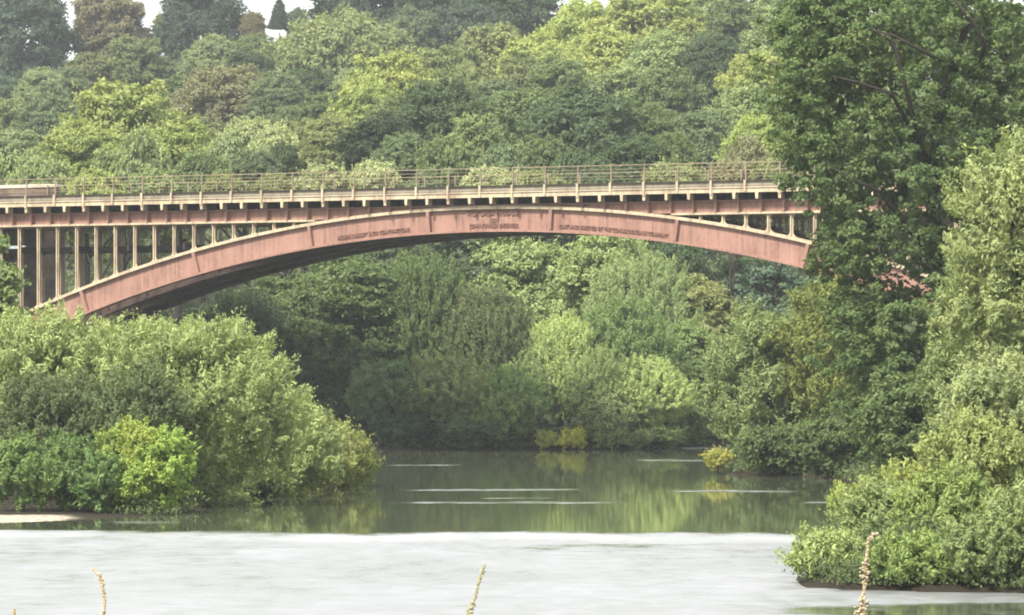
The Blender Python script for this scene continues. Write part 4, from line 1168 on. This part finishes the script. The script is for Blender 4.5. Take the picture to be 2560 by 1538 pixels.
# ------------------------------------------------------------------ undergrowth between the trees (nobody could count it)
def undergrowth():
    rng = np.random.default_rng(5)
    n = 5200
    Y = 232 + (560 - 232) * rng.random(n) ** 0.85
    X = (rng.random(n) * 2 - 1) * (Y * 0.135 + 4)
    ins, d = inside_and_dist(X, Y)
    lx = (X - BX) * math.cos(A) - (Y - BY) * math.sin(A)
    ly = (X - BX) * math.sin(A) + (Y - BY) * math.cos(A)
    ok = ~ins & (d > 1) & ~((np.abs(ly - 3) < 7) & (np.abs(lx) > 26))
    X, Y = X[ok], Y[ok]
    n = len(X)
    Z = ground_z(X, Y)
    hgt = rng.uniform(0.6, 2.6, n)
    per = 26
    idx = np.repeat(np.arange(n), per)
    m = n * per
    e = unit(m, rng); e[:, 2] = np.abs(e[:, 2])
    P = np.stack([X, Y, Z], 1)[idx] + e * np.stack([hgt * 0.9, hgt * 0.9, hgt], 1)[idx] * (0.6 + 0.4 * rng.random(m))[:, None]
    N = e + rng.normal(size=(m, 3)) * 0.4; N /= np.linalg.norm(N, axis=1)[:, None]
    S = rng.uniform(0.7, 1.3, m) * 0.55
    V, Q, T = leaves(P, N, S, S * 0.6, e * 0.3, np.clip(rng.random(n)[idx] * 0.6 + 0.4 * rng.random(m), 0, 1), rng)
    me = mesh_arrays('undergrowth', V, Q, T)
    me.materials.append(M['leaf'])
    o = link('undergrowth', me, None)
    o.color = (0.085, 0.115, 0.045, 1)
    return tag(o, 'low green undergrowth covering the ground between the hillside trees', 'undergrowth', kind='stuff')


undergrowth()

# low growth on the banks themselves, at the water's edge
def bank_growth():
    rng = np.random.default_rng(9)
    P_, Q_ = RIVER, np.roll(RIVER, -1, 0)
    pts = []
    for (x1, y1), (x2, y2) in zip(P_, Q_):
        if max(y1, y2) < 76 or abs(x1) > 40 or abs(x2) > 40: continue
        L = math.hypot(x2 - x1, y2 - y1)
        for k in range(int(L * (70 if max(y1, y2) < 105 else 26))):
            t = rng.random()
            nxn, nyn = (y2 - y1) / L, -(x2 - x1) / L
            o = rng.uniform(0.05, 2.6)
            pts.append((x1 + t * (x2 - x1) + nxn * o * -1, y1 + t * (y2 - y1) + nyn * o * -1))
            pts.append((x1 + t * (x2 - x1) + nxn * o, y1 + t * (y2 - y1) + nyn * o))
    pts = np.array(pts)
    ins, d = inside_and_dist(pts[:, 0], pts[:, 1])
    shv = np.exp(-((pts[:, 0] + 16.5) / 5.8) ** 4 - ((pts[:, 1] - 124.5) / 4.5) ** 4)
    pts = pts[~ins & (shv < 0.3)]
    n = len(pts)
    Z = ground_z(pts[:, 0], pts[:, 1])
    per = 14
    idx = np.repeat(np.arange(n), per); m = n * per
    e = unit(m, rng); e[:, 2] = np.abs(e[:, 2])
    h = rng.uniform(0.15, 0.75, n)
    P = np.stack([pts[:, 0], pts[:, 1], Z], 1)[idx] + e * h[idx][:, None] * (0.5 + 0.5 * rng.random(m))[:, None]
    N = e + rng.normal(size=(m, 3)) * 0.5; N /= np.linalg.norm(N, axis=1)[:, None]
    S = rng.uniform(0.7, 1.3, m) * (0.2 * np.clip(pts[:, 1] / 190, 0.42, 1))[idx]
    V, Q, T = leaves(P, N, S, S * 0.4, e * 0.3 + np.array([0, 0, 0.5]), rng.random(m), rng)
    me = mesh_arrays('bank_plants', V, Q, T); me.materials.append(M['leaf'])
    o = link('bank_plants', me, None)
    o.color = (0.10, 0.14, 0.055, 1)
    tag(o, "low green plants growing thickly along the water's edge", 'bank plants', kind='stuff')


bank_growth()

# ------------------------------------------------------------------ seed spikes on the near bank
def seed_spike(px_pts, Y, width, mat, label, seed):
    rng = random.Random(seed)
    pts = [at(px, py, Y) for px, py in px_pts]           # from the tip downwards
    gz = float(ground_z(pts[-1].x, Y)[0])
    foot = Vector((pts[-1].x - (pts[0].x - pts[-1].x) * 0.4, Y, gz))
    root = tag(empty('seed_spike', foot), label, 'seed spike', 'dry seed spikes in the near grass')
    line = [p - foot for p in pts] + [Vector((0, 0, -0.05))]
    st = MB(); st.tube(line[::-1], [0.004] * 2 + [0.0032] * (len(line) - 3) + [0.0015], 6)
    st.build('stem', M['stem'], root, smooth=True)
    sd = MB()
    path = line[:-1]
    seg = [(path[i], path[i + 1]) for i in range(len(path) - 1)]
    tot = sum((b - a).length for a, b in seg)
    n = int(tot / 0.0042)
    bm = bmesh.new()
    for k in range(n):
        s = tot * k / n
        q = s
        for a, b in seg:
            L = (b - a).length
            if q <= L: break
            q -= L
        c = a + (b - a) * (q / L)
        f = min(1.0, 0.28 + 1.0 * s / tot)
        whorl = 0.55 + 0.45 * math.sin(s / 0.018 + seed)   # seeds sit in whorls
        for _ in range(3):
            an = rng.uniform(0, 6.28)
            rr = width * 0.5 * f * max(0.15, whorl) * rng.uniform(0.3, 1.0)
            o = c + Vector((math.cos(an) * rr, math.sin(an) * rr, rng.uniform(-0.004, 0.004)))
            r = rng.uniform(0.0024, 0.0042) * (0.8 + 0.5 * f)
            mt = Matrix.Translation(o) @ Matrix.Rotation(rng.uniform(0, 3), 4, 'X') @ Matrix.Rotation(rng.uniform(0, 3), 4, 'Y') @ Matrix.Diagonal((r, r * 0.8, r * 1.35, 1))
            bmesh.ops.create_icosphere(bm, subdivisions=1, radius=1.0, matrix=mt)
    me = bpy.data.meshes.new('seed_head')
    bm.to_mesh(me); bm.free()
    link('seed_head', me, mat, root)
    return root


seed_spike([(236, 1425), (252, 1442), (258, 1475), (262, 1505), (256, 1540), (250, 1600)], 12.0, 0.024, M['seed'], 'thin pale brown seed spike bent at the tip, over the left water', 301)
seed_spike([(1210, 1415), (1200, 1445), (1188, 1490), (1178, 1520), (1172, 1560), (1165, 1640)], 12.0, 0.030, M['seedgreen'], 'pale grey-green seed spike leaning right, over the middle water', 302)
seed_spike([(2186, 1332), (2172, 1350), (2166, 1400), (2162, 1450), (2156, 1510), (2150, 1580), (2145, 1700)], 12.5, 0.064, M['seed'], 'thick cream seed spike in front of the lower right bush', 303)
seed_spike([(36, 1526), (33, 1560), (30, 1640)], 12.0, 0.012, M['stem'], 'tip of a dark seed spike in the bottom left corner', 304)

# ------------------------------------------------------------------ air
USE_HAZE = True
if USE_HAZE:
    mb = MB(); mb.box(-420, 420, -640, 1100, -4.0, 75.0)
    hz = bpy.data.materials.new('haze'); hz.use_nodes = True
    g = NT(hz)
    v = g.n('VolumePrincipled', i_Density=0.00021)
    v.inputs['Color'].default_value = (0.90, 0.95, 1.0, 1)
    v.inputs['Anisotropy'].default_value = 0.1
    v.inputs['Density Attribute'].default_value = ''
    g.l(v.outputs[0], g.out.inputs['Volume'])
    tag(mb.build('haze', hz), kind='stuff', label='thin pale summer haze filling the valley air', cat='haze')

# ------------------------------------------------------------------ sky, sun, camera
SUN_EL, SUN_AZ = math.radians(47), math.radians(212)      # compass bearing of the sun: behind the viewer and to the left
w = bpy.data.worlds.new('World'); SC.world = w; w.use_nodes = True
t = w.node_tree; t.nodes.clear()
out = t.nodes.new('ShaderNodeOutputWorld'); bg = t.nodes.new('ShaderNodeBackground')
sky = t.nodes.new('ShaderNodeTexSky'); sky.sky_type = 'NISHITA'; sky.sun_disc = False
sky.sun_elevation = SUN_EL; sky.sun_rotation = SUN_AZ
sky.air_density = 1.0; sky.dust_density = 3.0; sky.ozone_density = 0.6
tc = t.nodes.new('ShaderNodeTexCoord'); mp = t.nodes.new('ShaderNodeMapping'); mp.inputs['Scale'].default_value = (1.2, 1.2, 3.0)
nz = t.nodes.new('ShaderNodeTexNoise'); nz.inputs['Scale'].default_value = 1.6; nz.inputs['Detail'].default_value = 5
cr = t.nodes.new('ShaderNodeValToRGB')
cr.color_ramp.elements[0].position = 0.3; cr.color_ramp.elements[0].color = (0.62, 0.62, 0.62, 1)
cr.color_ramp.elements[1].position = 0.6; cr.color_ramp.elements[1].color = (0.94, 0.94, 0.94, 1)
mx = t.nodes.new('ShaderNodeMixRGB')
mx.inputs[2].default_value = (8.4, 8.5, 8.6, 1)       # thin bright cloud
t.links.new(tc.outputs['Generated'], mp.inputs[0]); t.links.new(mp.outputs[0], nz.inputs['Vector']); t.links.new(nz.outputs[0], cr.inputs[0])
t.links.new(cr.outputs[0], mx.inputs[0]); t.links.new(sky.outputs[0], mx.inputs[1])
t.links.new(mx.outputs[0], bg.inputs[0]); bg.inputs[1].default_value = 0.10
t.links.new(bg.outputs[0], out.inputs[0])

sl = bpy.data.lights.new('sun', 'SUN'); sl.energy = 3.6; sl.angle = math.radians(8); sl.color = (1.0, 0.95, 0.84)
so = bpy.data.objects.new('sun', sl); COL.objects.link(so)
d = Vector((math.sin(SUN_AZ) * math.cos(SUN_EL), math.cos(SUN_AZ) * math.cos(SUN_EL), math.sin(SUN_EL)))
so.rotation_euler = d.to_track_quat('Z', 'Y').to_euler()
so.location = d * 300

cam = bpy.data.cameras.new('camera'); co = bpy.data.objects.new('camera', cam); COL.objects.link(co)
co.location = (0, 0, CAMZ); co.rotation_euler = (math.radians(90), 0, 0)
cam.sensor_width = 36.0; cam.lens = F / 2560 * 36.0
cam.shift_y = (YH - 769) / 2560
cam.clip_start = 0.5; cam.clip_end = 9000
SC.camera = co

SC.view_settings.view_transform = 'Standard'; SC.view_settings.look = 'None'
SC.view_settings.exposure = 1.12; SC.view_settings.gamma = 1.0
cy = SC.cycles
cy.max_bounces = 6; cy.diffuse_bounces = 3; cy.glossy_bounces = 3; cy.transmission_bounces = 3; cy.volume_bounces = 0; cy.transparent_max_bounces = 8
cy.use_denoising = True
cy.filter_width = 1.9
cy.sample_clamp_indirect = 6.0
